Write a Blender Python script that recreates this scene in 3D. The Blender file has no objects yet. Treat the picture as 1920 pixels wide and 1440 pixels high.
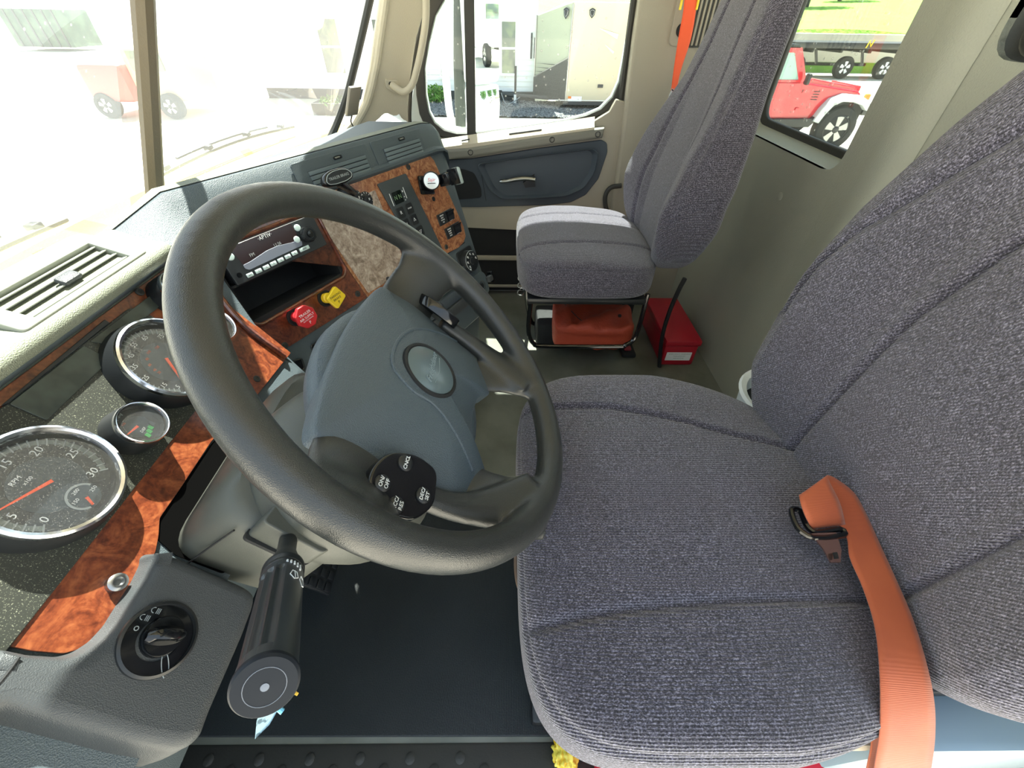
import bpy, bmesh, math, random
import numpy as np
from mathutils import Vector, Matrix

random.seed(7)
rng = np.random.default_rng(7)
sc = bpy.context.scene
COL = sc.collection
R = math.radians
PI = math.pi

# ---------------------------------------------------------------- camera
EYE = np.array([0.0, 0.0, 1.0])          # metres; cab floor is z = 0, +X passenger side, +Y front
F_PX = 762.3
_p, _y, _r = np.radians([42.37, -1.14, 1.04])
FW = np.array([np.cos(_p) * np.cos(_y), np.cos(_p) * np.sin(_y), -np.sin(_p)])
RT = np.array([np.sin(_y), -np.cos(_y), 0.0])
UP = np.cross(RT, FW)
RT, UP = np.cos(_r) * RT + np.sin(_r) * UP, -np.sin(_r) * RT + np.cos(_r) * UP
cam = bpy.data.cameras.new('camera')
cam.sensor_fit = 'HORIZONTAL'; cam.sensor_width = 36
cam.lens = F_PX / 1920 * 36
cam.clip_start = 0.01; cam.clip_end = 500
co = bpy.data.objects.new('camera', cam); COL.objects.link(co)
M = Matrix.Identity(4)
for i in range(3):
    M[i][0], M[i][1], M[i][2], M[i][3] = RT[i], UP[i], -FW[i], EYE[i]
co.matrix_world = M
sc.camera = co

# ---------------------------------------------------------------- world, sun, exposure
sc.view_settings.view_transform = 'Standard'
sc.view_settings.look = 'None'
sc.view_settings.gamma = 1.0
sc.view_settings.use_curve_mapping = False
sc.view_settings.exposure = 0.55
w = bpy.data.worlds.new('sky'); sc.world = w; w.use_nodes = True
nt = w.node_tree; nt.nodes.clear()
o_ = nt.nodes.new('ShaderNodeOutputWorld'); bg = nt.nodes.new('ShaderNodeBackground')
tc = nt.nodes.new('ShaderNodeTexCoord'); sx = nt.nodes.new('ShaderNodeSeparateXYZ')
rp = nt.nodes.new('ShaderNodeValToRGB')
rp.color_ramp.elements[0].position = 0.0; rp.color_ramp.elements[0].color = (0.93, 0.97, 1.0, 1)
rp.color_ramp.elements[1].position = 0.8; rp.color_ramp.elements[1].color = (0.62, 0.80, 1.0, 1)
nt.links.new(tc.outputs['Generated'], sx.inputs[0]); nt.links.new(sx.outputs['Z'], rp.inputs[0])
nt.links.new(rp.outputs[0], bg.inputs[0]); nt.links.new(bg.outputs[0], o_.inputs[0])
bg.inputs[1].default_value = 1.35
sun = bpy.data.lights.new('sun', 'SUN'); sun.energy = 24.0; sun.angle = R(0.6); sun.color = (1.0, 0.95, 0.86)
so = bpy.data.objects.new('sun', sun); COL.objects.link(so)
SUN_DIR = Vector((-0.50, -0.04, -1.0)).normalized()
so.rotation_euler = SUN_DIR.to_track_quat('-Z', 'Y').to_euler(); so.location = (3, 3, 9)

# ---------------------------------------------------------------- measuring helpers
class Frame:
    """A plane in the cab: origin o, right a, up b, outward n (metres)."""
    def __init__(s, o, a, b):
        s.o = np.array(o, float); s.a = np.array(a, float) / np.linalg.norm(a)
        b = np.array(b, float); b = b - s.a * (b @ s.a); s.b = b / np.linalg.norm(b)
        s.n = np.cross(s.a, s.b)
    def P(s, x, y, h=0.0):
        return s.o + x * s.a + y * s.b + h * s.n
    def mat(s, x=0, y=0, h=0, rot=0):
        m = Matrix.Identity(4); p = s.P(x, y, h); c, q = math.cos(rot), math.sin(rot)
        for i in range(3):
            m[i][0] = c * s.a[i] + q * s.b[i]; m[i][1] = -q * s.a[i] + c * s.b[i]; m[i][2] = s.n[i]; m[i][3] = p[i]
        return m
    def sub(s, x, y, h=0.0, rot=0.0):
        c, q = math.cos(rot), math.sin(rot)
        return Frame(s.P(x, y, h), c * s.a + q * s.b, -q * s.a + c * s.b)
def sight(u, v):
    return FW + (u - 960) / F_PX * RT + (720 - v) / F_PX * UP
def on(fr, u, v, h=0.0):
    """where a point measured in the photograph lies on the real plane fr (raised by h): (s, t)"""
    d = sight(u, v); p = fr.o + h * fr.n
    k = ((p - EYE) @ fr.n) / (d @ fr.n)
    q = EYE + d * k - fr.o
    return float(q @ fr.a), float(q @ fr.b)
def ons(fr, pts, h=0.0): return [on(fr, u, v, h) for u, v in pts]
def at_y(u, v, y): d = sight(u, v); return EYE + d * (y / d[1])
def at_x(u, v, x): d = sight(u, v); return EYE + d * (x / d[0])
def at_z(u, v, z): d = sight(u, v); return EYE + d * ((z - 1.0) / d[2])

# ---------------------------------------------------------------- materials
def lin(c):
    if isinstance(c, str):
        c = c.lstrip('#'); c = [int(c[i:i + 2], 16) / 255 for i in (0, 2, 4)]
        c = [x / 12.92 if x <= 0.04045 else ((x + 0.055) / 1.055) ** 2.4 for x in c]
    return (*c[:3], 1.0)
def mat(name, col, rough=0.6, metal=0.0, bump=None, var=None, coat=0.0, spec=0.5, emit=None, sheen=0.0, coords='Object'):
    """bump: list of (kind, scale, distance); var: (other colour, scale, detail, lo, hi)"""
    m = bpy.data.materials.new(name); m.use_nodes = True
    n = m.node_tree.nodes; l = m.node_tree.links; b = n['Principled BSDF']
    b.inputs['Base Color'].default_value = lin(col); b.inputs['Roughness'].default_value = rough
    b.inputs['Metallic'].default_value = metal; b.inputs['Specular IOR Level'].default_value = spec
    b.inputs['Coat Weight'].default_value = coat; b.inputs['Coat Roughness'].default_value = 0.08
    if sheen: b.inputs['Sheen Weight'].default_value = sheen
    if emit: b.inputs['Emission Color'].default_value = lin(emit[0]); b.inputs['Emission Strength'].default_value = emit[1]
    t = n.new('ShaderNodeTexCoord').outputs[coords]
    if var:
        z = n.new('ShaderNodeTexNoise'); z.inputs['Scale'].default_value = var[1]; z.inputs['Detail'].default_value = var[2]
        r = n.new('ShaderNodeValToRGB'); r.color_ramp.elements[0].position = var[3]; r.color_ramp.elements[1].position = var[4]
        r.color_ramp.elements[0].color = lin(col); r.color_ramp.elements[1].color = lin(var[0])
        l.new(t, z.inputs['Vector']); l.new(z.outputs['Fac'], r.inputs[0]); l.new(r.outputs[0], b.inputs['Base Color'])
    last = None
    for kind, s, d in (bump or []):
        if kind == 'v':
            x = n.new('ShaderNodeTexVoronoi'); x.feature = 'SMOOTH_F1'; x.inputs['Smoothness'].default_value = 0.4; out = x.outputs['Distance']
            x.inputs['Scale'].default_value = s; l.new(t, x.inputs['Vector'])
        elif kind == 'n':
            x = n.new('ShaderNodeTexNoise'); out = x.outputs['Fac']; x.inputs['Detail'].default_value = 3
            x.inputs['Scale'].default_value = s; l.new(t, x.inputs['Vector'])
        else:
            x = n.new('ShaderNodeTexWave'); x.bands_direction = kind; out = x.outputs['Fac']
            x.inputs['Scale'].default_value = s; x.inputs['Distortion'].default_value = 0.6; x.inputs['Detail Scale'].default_value = 1.5
            l.new(t, x.inputs['Vector'])
        bb = n.new('ShaderNodeBump'); bb.inputs['Distance'].default_value = d; bb.inputs['Strength'].default_value = 1.0
        l.new(out, bb.inputs['Height'])
        if last: l.new(last, bb.inputs['Normal'])
        last = bb.outputs[0]
    if last: l.new(last, b.inputs['Normal'])
    return m
def glass(name, tint=(1, 1, 1), refl=0.35, rough=0.02, dirt=None, film='D'):
    """thin pane: lets light straight through, reflects by angle, with a film of dust; on the windshield its veil also imitates overexposure"""
    m = bpy.data.materials.new(name); m.use_nodes = True
    n = m.node_tree.nodes; l = m.node_tree.links; n.clear()
    out = n.new('ShaderNodeOutputMaterial'); tr = n.new('ShaderNodeBsdfTransparent'); gl = n.new('ShaderNodeBsdfGlossy')
    tr.inputs[0].default_value = (*tint, 1); gl.inputs['Roughness'].default_value = rough
    fr = n.new('ShaderNodeFresnel'); fr.inputs[0].default_value = 1.45
    mu = n.new('ShaderNodeMath'); mu.operation = 'MULTIPLY'; mu.inputs[1].default_value = refl
    mx = n.new('ShaderNodeMixShader'); l.new(fr.outputs[0], mu.inputs[0]); l.new(mu.outputs[0], mx.inputs[0])
    l.new(tr.outputs[0], mx.inputs[1]); l.new(gl.outputs[0], mx.inputs[2]); last = mx.outputs[0]
    if dirt:
        df = n.new('ShaderNodeBsdfTranslucent' if film == 'T' else 'ShaderNodeBsdfDiffuse'); df.inputs[0].default_value = (0.8, 0.8, 0.75, 1)
        t = n.new('ShaderNodeTexCoord'); z = n.new('ShaderNodeTexVoronoi'); z.inputs['Scale'].default_value = dirt[0]
        z2 = n.new('ShaderNodeTexNoise'); z2.inputs['Scale'].default_value = dirt[0] * 0.12
        cr = n.new('ShaderNodeValToRGB'); cr.color_ramp.elements[0].position = 0.0; cr.color_ramp.elements[0].color = (1, 1, 1, 1)
        cr.color_ramp.elements[1].position = dirt[2]; cr.color_ramp.elements[1].color = (0, 0, 0, 1)
        ml = n.new('ShaderNodeMath'); ml.operation = 'MULTIPLY'; ml.inputs[1].default_value = dirt[1]
        gt = n.new('ShaderNodeMath'); gt.operation = 'MULTIPLY'
        m2 = n.new('ShaderNodeMath'); m2.operation = 'ADD'; m2.inputs[1].default_value = dirt[3]
        l.new(t.outputs['Object'], z.inputs['Vector']); l.new(t.outputs['Object'], z2.inputs['Vector'])
        l.new(z.outputs['Distance'], cr.inputs[0]); l.new(cr.outputs[0], gt.inputs[0]); l.new(z2.outputs['Fac'], gt.inputs[1])
        l.new(gt.outputs[0], ml.inputs[0]); l.new(ml.outputs[0], m2.inputs[0])
        my = n.new('ShaderNodeMixShader'); l.new(m2.outputs[0], my.inputs[0]); l.new(last, my.inputs[1]); l.new(df.outputs[0], my.inputs[2]); last = my.outputs[0]
    l.new(last, out.inputs[0]); return m
def fabric(name, dark, mid, light, rib=330.0, axis='X', bumpd=0.0012):
    """knitted tweed: fine ribs with pale flecks"""
    m = bpy.data.materials.new(name); m.use_nodes = True
    n = m.node_tree.nodes; l = m.node_tree.links; b = n['Principled BSDF']
    b.inputs['Roughness'].default_value = 0.95; b.inputs['Specular IOR Level'].default_value = 0.15; b.inputs['Sheen Weight'].default_value = 0.35
    b.inputs['Sheen Roughness'].default_value = 0.6
    t = n.new('ShaderNodeTexCoord').outputs['Object']
    w1 = n.new('ShaderNodeTexWave'); w1.bands_direction = axis; w1.inputs['Scale'].default_value = rib / 6.2832 * 1.0
    w1.inputs['Distortion'].default_value = 0.25; w1.inputs['Detail'].default_value = 1; w1.inputs['Detail Scale'].default_value = 40
    mp = n.new('ShaderNodeMapping'); k = {'X': (1, .5, .5), 'Y': (.5, 1, .5), 'Z': (.5, .5, 1)}[axis]; mp.inputs['Scale'].default_value = k
    z = n.new('ShaderNodeTexNoise'); z.inputs['Scale'].default_value = 820; z.inputs['Detail'].default_value = 2; z.inputs['Roughness'].default_value = 0.7
    z3 = n.new('ShaderNodeTexNoise'); z3.inputs['Scale'].default_value = 9; z3.inputs['Detail'].default_value = 2
    mr = n.new('ShaderNodeMapping'); mr.inputs['Rotation'].default_value = (0, R(32), 0); l.new(t, mr.inputs[0]); l.new(mr.outputs[0], w1.inputs['Vector']); l.new(t, mp.inputs[0]); l.new(mp.outputs[0], z.inputs['Vector']); l.new(t, z3.inputs['Vector'])
    r = n.new('ShaderNodeValToRGB'); e = r.color_ramp.elements
    e[0].position = 0.38; e[0].color = lin(dark); e[1].position = 0.68; e[1].color = lin(light); x = e.new(0.52); x.color = lin(mid)
    l.new(z.outputs['Fac'], r.inputs[0])
    mx = n.new('ShaderNodeMix'); mx.data_type = 'RGBA'; mx.blend_type = 'MULTIPLY'
    r2 = n.new('ShaderNodeValToRGB'); r2.color_ramp.elements[0].color = (.5, .5, .52, 1); r2.color_ramp.elements[1].position = 0.6; r2.color_ramp.elements[1].color = (1.12, 1.12, 1.12, 1)
    l.new(w1.outputs['Fac'], r2.inputs[0]); mx.inputs[0].default_value = 0.75
    l.new(r.outputs[0], mx.inputs[6]); l.new(r2.outputs[0], mx.inputs[7])
    m3 = n.new('ShaderNodeMix'); m3.data_type = 'RGBA'; m3.blend_type = 'MULTIPLY'; m3.inputs[0].default_value = 0.5
    r3 = n.new('ShaderNodeValToRGB'); r3.color_ramp.elements[0].position = .3; r3.color_ramp.elements[0].color = (.86, .80, .82, 1); r3.color_ramp.elements[1].position = .7; r3.color_ramp.elements[1].color = (1.1, 1.1, 1.15, 1)
    l.new(z3.outputs['Fac'], r3.inputs[0]); l.new(mx.outputs[2], m3.inputs[6]); l.new(r3.outputs[0], m3.inputs[7]); l.new(m3.outputs[2], b.inputs['Base Color'])
    bp = n.new('ShaderNodeBump'); bp.inputs['Distance'].default_value = bumpd
    ad = n.new('ShaderNodeMath'); ad.operation = 'ADD'; l.new(z.outputs['Fac'], ad.inputs[0]); l.new(w1.outputs['Fac'], ad.inputs[1])
    l.new(ad.outputs[0], bp.inputs['Height']); l.new(bp.outputs[0], b.inputs['Normal'])
    return m
def burl(name, c1, c2, c3, scale=30):
    m = mat(name, c1, rough=0.32, coat=0.55, spec=0.5)
    n = m.node_tree.nodes; l = m.node_tree.links; b = n['Principled BSDF']
    b.inputs['Coat Roughness'].default_value = 0.12
    t = [x for x in n if x.type == 'TEX_COORD'][0].outputs['Object']
    z = n.new('ShaderNodeTexNoise'); z.inputs['Scale'].default_value = scale; z.inputs['Detail'].default_value = 6; z.inputs['Distortion'].default_value = 2.4; z.inputs['Roughness'].default_value = 0.62
    z2 = n.new('ShaderNodeTexNoise'); z2.inputs['Scale'].default_value = scale * 9; z2.inputs['Detail'].default_value = 3
    a = n.new('ShaderNodeMath'); a.operation = 'MULTIPLY_ADD'; a.inputs[1].default_value = 0.35
    l.new(t, z.inputs['Vector']); l.new(t, z2.inputs['Vector']); l.new(z2.outputs['Fac'], a.inputs[0]); l.new(z.outputs['Fac'], a.inputs[2])
    r = n.new('ShaderNodeValToRGB'); e = r.color_ramp.elements
    e[0].position = 0.5; e[0].color = lin(c1); e[1].position = 0.86; e[1].color = lin(c3); x = e.new(0.66); x.color = lin(c2)
    l.new(a.outputs[0], r.inputs[0]); l.new(r.outputs[0], b.inputs['Base Color'])
    return m

MT = dict(
    dash=mat('dash_plastic', '#4b565b', 0.5, bump=[('v', 900, 0.0004)], spec=0.4),
    dash_sunlit=mat('dash_sunlit_tone', '#767b6c', 0.55, bump=[('v', 800, 0.0006)], spec=0.4),  # slate dash plastic with sunlight put into a paler colour
    dash_grey=mat('grey_plastic', '#3d4143', 0.5, bump=[('v', 1000, 0.00028)], spec=0.45),
    shroud=mat('column_plastic', '#4f514b', 0.45, bump=[('n', 900, 0.0002)], spec=0.4),
    rim=mat('wheel_leather', '#2e302f', 0.28, bump=[('v', 1300, 0.00018)], spec=0.55),
    hub=mat('wheel_hub_vinyl', '#46525a', 0.42, bump=[('v', 800, 0.0005)], spec=0.5),
    black=mat('black_plastic', '#1d2022', 0.4, spec=0.5),
    blackgloss=mat('glossy_black', '#101214', 0.12, spec=0.6),
    blackmatt=mat('matt_black', '#15181a', 0.75, bump=[('n', 500, 0.0004)]),
    rubber=mat('rubber_seal', '#33332f', 0.6, bump=[('n', 300, 0.0003)]),
    chrome=mat('chrome', '#e8eaee', 0.12, 1.0),
    steel=mat('steel', '#9a9c9c', 0.3, 1.0),
    white=mat('white_print', '#e8ecec', 0.6),
    greyprint=mat('grey_print', '#9aa2a2', 0.6),
    orangeprint=mat('orange_print', '#c05a2c', 0.6),
    red=mat('red_plastic', '#d02a30', 0.35, coat=0.3),
    yellow=mat('yellow_plastic', '#f0d028', 0.4, coat=0.2),
    blackprint=mat('black_print', '#1a1a1a', 0.6),
    needle=mat('orange_needle', '#ff5a24', 0.5, spec=0.3),
    beige=mat('beige_trim', '#bdb4a0', 0.65, bump=[('n', 420, 0.0005)]),
    beige_dark=mat('door_trim_taupe', '#a09a8b', 0.65, bump=[('n', 420, 0.0005)]),
    slate=mat('slate_door_panel', '#3f4850', 0.55, bump=[('n', 500, 0.0003)]),
    carpetblack=mat('black_carpet', '#1c1e20', 0.9, bump=[('n', 600, 0.001)]),
    rear=mat('rear_wall_vinyl', '#a0a294', 0.62, bump=[('n', 300, 0.0008)], var=('#a9ab9d', 2.2, 3, .35, .7)),
    floor=mat('floor_vinyl', '#73756a', 0.5, bump=[('n', 60, 0.0006)], var=('#5c5e52', 7, 5, .4, .65)),
    matmat=mat('ribbed_rubber_mat', '#2c3133', 0.5, bump=[('Y', 150, 0.00035), ('n', 400, 0.0006)], var=('#23282a', 3, 3, .4, .6), spec=0.4),
    paint=mat('white_cab_paint', '#dfe8e2', 0.25, coat=0.5),
    belt=mat('orange_webbing', '#b0562e', 0.65, bump=[('Z', 260, 0.00012)], sheen=0.2, var=('#a24c2a', 14, 3, .35, .7)),
    belt2=mat('bright_orange_webbing', '#ef5a2c', 0.7, bump=[('X', 90, 0.0003)], sheen=0.3),
)
MT['wood'] = burl('burl_wood_laminate', '#4a2012', '#6f361e', '#8f5230')
MT['wood_dark'] = burl('dark_burl_wood_laminate', '#3c1a12', '#5f2d1b', '#7c4329')
MT['wood_dark'].node_tree.nodes['Principled BSDF'].inputs['Coat Weight'].default_value = 1.0
MT['wood_dark'].node_tree.nodes['Principled BSDF'].inputs['Coat Roughness'].default_value = 0.04
MT['void'] = mat('unlit_black', '#060606', 1.0, spec=0.05)
MT['armrest'] = mat('armrest_grey', '#77766c', .6, bump=[('n', 420, .0004)])
MT['slat'] = mat('smooth_vent_plastic', '#8b8f84', .45)
MT['slat2'] = mat('vent_slat_grey', '#5b686d', .5)
MT['fabric'] = fabric('tweed_driver', '#1f1d26', '#4b4855', '#9694a4', rib=660, axis='X')
MT['fabric2'] = fabric('tweed_passenger', '#2b2932', '#504d59', '#878592', rib=660, axis='X', bumpd=0.0008)
MT['glass'] = glass('window_glass', (0.93, 0.98, 0.96), 0.4, dirt=(38, 1.3, 0.17, 0.010))
MT['windshield'] = glass('windshield_glass', (0.95, 1.0, 0.98), 0.3, dirt=(60, 0.6, 0.12, 0.075), film='T')  # dust specks plus an even veil that imitates overexposure outside
MT['lens'] = glass('gauge_lens', (1, 1, 1), 0.9, 0.03, dirt=(800, 1.0, 0.22, 0.03))

# ---------------------------------------------------------------- mesh helpers
def mesh(name, verts, faces, smooth=True, ang=35):
    me = bpy.data.meshes.new(name)
    me.from_pydata([tuple(map(float, v)) for v in verts], [], [tuple(f) for f in faces]); me.update()
    if smooth:
        me.polygons.foreach_set('use_smooth', [True] * len(me.polygons)); me.set_sharp_from_angle(angle=R(ang))
    return me
def ob(name, me, m=None, parent=None, **kw):
    o = bpy.data.objects.new(name, me); COL.objects.link(o)
    if m is not None:
        if isinstance(m, str): m = MT[m]
        me.materials.clear(); me.materials.append(m)
    if parent is not None: o.parent = parent
    for k, v in kw.items(): o[k] = v
    return o
def rec(o, n=True):
    """outward normals"""
    bm = bmesh.new(); bm.from_mesh(o.data if hasattr(o, 'data') else o); bmesh.ops.recalc_face_normals(bm, faces=bm.faces)
    bm.to_mesh(o.data if hasattr(o, 'data') else o); bm.free(); return o
def thing(name, label, cat, loc=(0, 0, 0), group=None):
    o = bpy.data.objects.new(name, None); COL.objects.link(o); o.location = tuple(map(float, loc)); o.empty_display_size = 0.02
    o['label'] = label; o['category'] = cat
    if group: o['group'] = group
    return o
def under(root, *objs):
    """parent objects built in world coordinates to an Empty at root's place"""
    for o in objs:
        o.parent = root; o.matrix_parent_inverse = Matrix.Translation(root.location).inverted()
    return objs[0] if len(objs) == 1 else objs
def T(o, label, cat, group=None):
    o['label'] = label; o['category'] = cat
    if group: o['group'] = group
    return o
class MB:
    """gathers shapes into ONE mesh"""
    def __init__(s): s.v = []; s.f = []
    def add(s, v, f):
        k = len(s.v); s.v += [tuple(map(float, x)) for x in v]; s.f += [tuple(i + k for i in q) for q in f]; return s
    def box(s, c, size, rot=None, bev=0.0):
        bm = bmesh.new(); bmesh.ops.create_cube(bm, size=1)
        for v in bm.verts: v.co = Vector((v.co.x * size[0], v.co.y * size[1], v.co.z * size[2]))
        if bev: bmesh.ops.bevel(bm, geom=bm.edges[:], offset=bev, segments=2, profile=0.5, affect='EDGES')
        m = (rot.to_4x4() if rot is not None else Matrix.Identity(4)); m = Matrix.Translation(tuple(map(float, c))) @ m
        bm.transform(m); s.bm(bm); return s
    def fbox(s, fr, x, y, h, w, hh, d, bev=0.0, rot=0):
        """box on a frame: centre x,y, its back at height h"""
        bm = bmesh.new(); bmesh.ops.create_cube(bm, size=1)
        for v in bm.verts: v.co = Vector((v.co.x * w, v.co.y * hh, v.co.z * d + d / 2))
        if bev: bmesh.ops.bevel(bm, geom=bm.edges[:], offset=bev, segments=2, profile=0.5, affect='EDGES')
        bm.transform(fr.mat(x, y, h, rot)); s.bm(bm); return s
    def bm(s, bm):
        bm.verts.ensure_lookup_table(); s.add([v.co for v in bm.verts], [[v.index for v in f.verts] for f in bm.faces]); bm.free()
    def lathe(s, fr, prof, n=32, x=0, y=0, h=0, cap=True):
        c = fr.sub(x, y, h); vs = []; fs = []
        for r, z in prof:
            for i in range(n):
                a = 2 * PI * i / n; vs.append(c.P(r * math.cos(a), r * math.sin(a), z))
        m = len(prof)
        for j in range(m - 1):
            for i in range(n):
                fs.append((j * n + i, j * n + (i + 1) % n, (j + 1) * n + (i + 1) % n, (j + 1) * n + i))
        if cap:
            fs.append(tuple(range(n))[::-1]); fs.append(tuple((m - 1) * n + i for i in range(n)))
        return s.add(vs, fs)
    def tube(s, pts, r, n=10, closed=False, cap=True, flat=1.0, up=None):
        P = [np.array(p, float) for p in pts]; m = len(P); rs = r if hasattr(r, '__len__') else [r] * m
        vs = []; fs = []; prev = None
        for i in range(m):
            a = P[i - 1] if (i > 0 or closed) else P[i]; b = P[(i + 1) % m] if (i < m - 1 or closed) else P[i]
            t = (b - a) / (np.linalg.norm(b - a) + 1e-9)
            if prev is None:
                q = np.array(up if up is not None else ((0, 0, 1) if abs(t[2]) < 0.9 else (1, 0, 0)), float)
            else: q = prev
            q = q - t * (q @ t); q /= np.linalg.norm(q) + 1e-9; prev = q; k = np.cross(t, q)
            for j in range(n):
                an = 2 * PI * j / n; vs.append(P[i] + rs[i] * (math.cos(an) * q * flat + math.sin(an) * k))
        for i in range(m if closed else m - 1):
            for j in range(n):
                a0 = i * n + j; a1 = i * n + (j + 1) % n; i2 = (i + 1) % m
                fs.append((a0, a1, i2 * n + (j + 1) % n, i2 * n + j))
        if cap and not closed:
            fs.append(tuple(range(n))[::-1]); fs.append(tuple((m - 1) * n + j for j in range(n)))
        return s.add(vs, fs)
    def prism(s, fr, pts, h0, h1):
        n = len(pts); vs = [fr.P(x, y, h0) for x, y in pts] + [fr.P(x, y, h1) for x, y in pts]
        fs = [tuple(range(n))[::-1], tuple(range(n, 2 * n))] + [(i, (i + 1) % n, n + (i + 1) % n, n + i) for i in range(n)]
        return s.add(vs, fs)
    def build(s, name, m=None, parent=None, smooth=True, ang=35, fix=True, **kw):
        me = mesh(name, s.v, s.f, False)
        if fix: rec(me)
        if smooth:
            me.polygons.foreach_set('use_smooth', [True] * len(me.polygons)); me.set_sharp_from_angle(angle=R(ang))
        o = ob(name, me, m, None, **kw)
        if parent is not None: under(parent, o) if parent.type == 'EMPTY' else setattr(o, 'parent', parent)
        return o
def crom(pts, n=8, closed=False):
    P = [np.array(p, float) for p in pts]; m = len(P); out = []
    for i in range(m if closed else m - 1):
        p0 = P[i - 1] if (i > 0 or closed) else P[i] * 2 - P[i + 1]
        p1 = P[i]; p2 = P[(i + 1) % m]; p3 = P[(i + 2) % m] if (i + 2 < m or closed) else p2 * 2 - p1
        for k in range(n):
            t = k / n
            out.append(0.5 * (2 * p1 + (p2 - p0) * t + (2 * p0 - 5 * p1 + 4 * p2 - p3) * t * t + (3 * p1 - p0 - 3 * p2 + p3) * t ** 3))
    if not closed: out.append(P[-1])
    return out
def rnd(pts, r, n=5):
    """round the corners of a polygon; r: one radius or one per corner"""
    P = [np.array(p, float) for p in pts]; m = len(P); rs = r if hasattr(r, '__len__') else [r] * m; out = []
    for i in range(m):
        a, b, c = P[i - 1], P[i], P[(i + 1) % m]; u = a - b; v = c - b; lu, lv = np.linalg.norm(u), np.linalg.norm(v)
        k = min(rs[i], lu * 0.49, lv * 0.49)
        if k <= 1e-6: out.append(tuple(b)); continue
        s_, e_ = b + u / lu * k, b + v / lv * k
        for j in range(n + 1):
            t = j / n; out.append(tuple((1 - t) ** 2 * s_ + 2 * t * (1 - t) * b + t * t * e_))
    return out
def rect(x0, y0, x1, y1): return [(x0, y0), (x1, y0), (x1, y1), (x0, y1)]
def ell(cx, cy, rx, ry, n=32, rot=0): return [(cx + rx * math.cos(2 * PI * i / n) * math.cos(rot) - ry * math.sin(2 * PI * i / n) * math.sin(rot), cy + rx * math.cos(2 * PI * i / n) * math.sin(rot) + ry * math.sin(2 * PI * i / n) * math.cos(rot)) for i in range(n)]
def plate_mesh(fr, outer, h0, h1, bev=0.0, holes=()):
    cu = bpy.data.curves.new('outline', 'CURVE'); cu.dimensions = '2D'; cu.fill_mode = 'BOTH'
    e = (h1 - h0) / 2
    cu.extrude = max(e - bev, 0.00001); cu.bevel_depth = bev; cu.bevel_resolution = 2; cu.offset = -bev
    for k, pts in enumerate([outer] + list(holes)):
        ar = sum(pts[i - 1][0] * pts[i][1] - pts[i][0] * pts[i - 1][1] for i in range(len(pts)))
        if (ar > 0) == (k > 0): pts = pts[::-1]
        sp = cu.splines.new('POLY'); sp.points.add(len(pts) - 1); sp.use_cyclic_u = True
        for p, q in zip(sp.points, pts): p.co = (q[0], q[1], 0, 1)
    t = bpy.data.objects.new('outline', cu); me = bpy.data.meshes.new_from_object(t)
    bpy.data.objects.remove(t); bpy.data.curves.remove(cu)
    me.transform(fr.mat(0, 0, (h0 + h1) / 2)); return me
def plate(name, fr, outer, h0, h1, m, parent=None, bev=0.0, holes=(), ang=40, **kw):
    me = plate_mesh(fr, outer, h0, h1, bev, holes)
    me.polygons.foreach_set('use_smooth', [True] * len(me.polygons)); me.set_sharp_from_angle(angle=R(ang))
    o = ob(name, me, m, None, **kw)
    if parent is not None: under(parent, o) if parent.type == 'EMPTY' else setattr(o, 'parent', parent)
    return o
FONT = None
def text(name, s, fr, x, y, h, size, m, parent=None, rot=0, ext=0.00015, align='CENTER', sx=1.0, shear=0.0):
    cu = bpy.data.curves.new('letters', 'FONT'); cu.body = s; cu.size = size; cu.extrude = ext; cu.align_x = align; cu.align_y = 'CENTER'
    cu.resolution_u = 2; cu.shear = shear
    t = bpy.data.objects.new('letters', cu); me = bpy.data.meshes.new_from_object(t)
    bpy.data.objects.remove(t); bpy.data.curves.remove(cu)
    me.transform(Matrix.Diagonal((sx, 1, 1, 1))); me.transform(fr.mat(x, y, h, rot))
    o = ob(name, me, m, None)
    if parent is not None: under(parent, o) if parent.type == 'EMPTY' else setattr(o, 'parent', parent)
    return o
def loft(name, rows, m=None, parent=None, close_u=False, close_v=False, cap=False, ang=40, thick=0, subs=0, **kw):
    """rows of points -> surface"""
    a, b = len(rows), len(rows[0]); vs = [p for r_ in rows for p in r_]; fs = []
    for i in range(a if close_u else a - 1):
        for j in range(b if close_v else b - 1):
            i2, j2 = (i + 1) % a, (j + 1) % b; fs.append((i * b + j, i * b + j2, i2 * b + j2, i2 * b + j))
    if cap:
        fs.append(tuple(range(b))[::-1]); fs.append(tuple((a - 1) * b + j for j in range(b)))
    me = mesh(name, vs, fs, False); rec(me)
    me.polygons.foreach_set('use_smooth', [True] * len(me.polygons)); me.set_sharp_from_angle(angle=R(ang))
    o = ob(name, me, m, None, **kw)
    if thick: md = o.modifiers.new('t', 'SOLIDIFY'); md.thickness = thick; md.offset = -1
    if subs: md = o.modifiers.new('s', 'SUBSURF'); md.levels = md.render_levels = subs
    if parent is not None: under(parent, o) if parent.type == 'EMPTY' else setattr(o, 'parent', parent)
    return o
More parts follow.
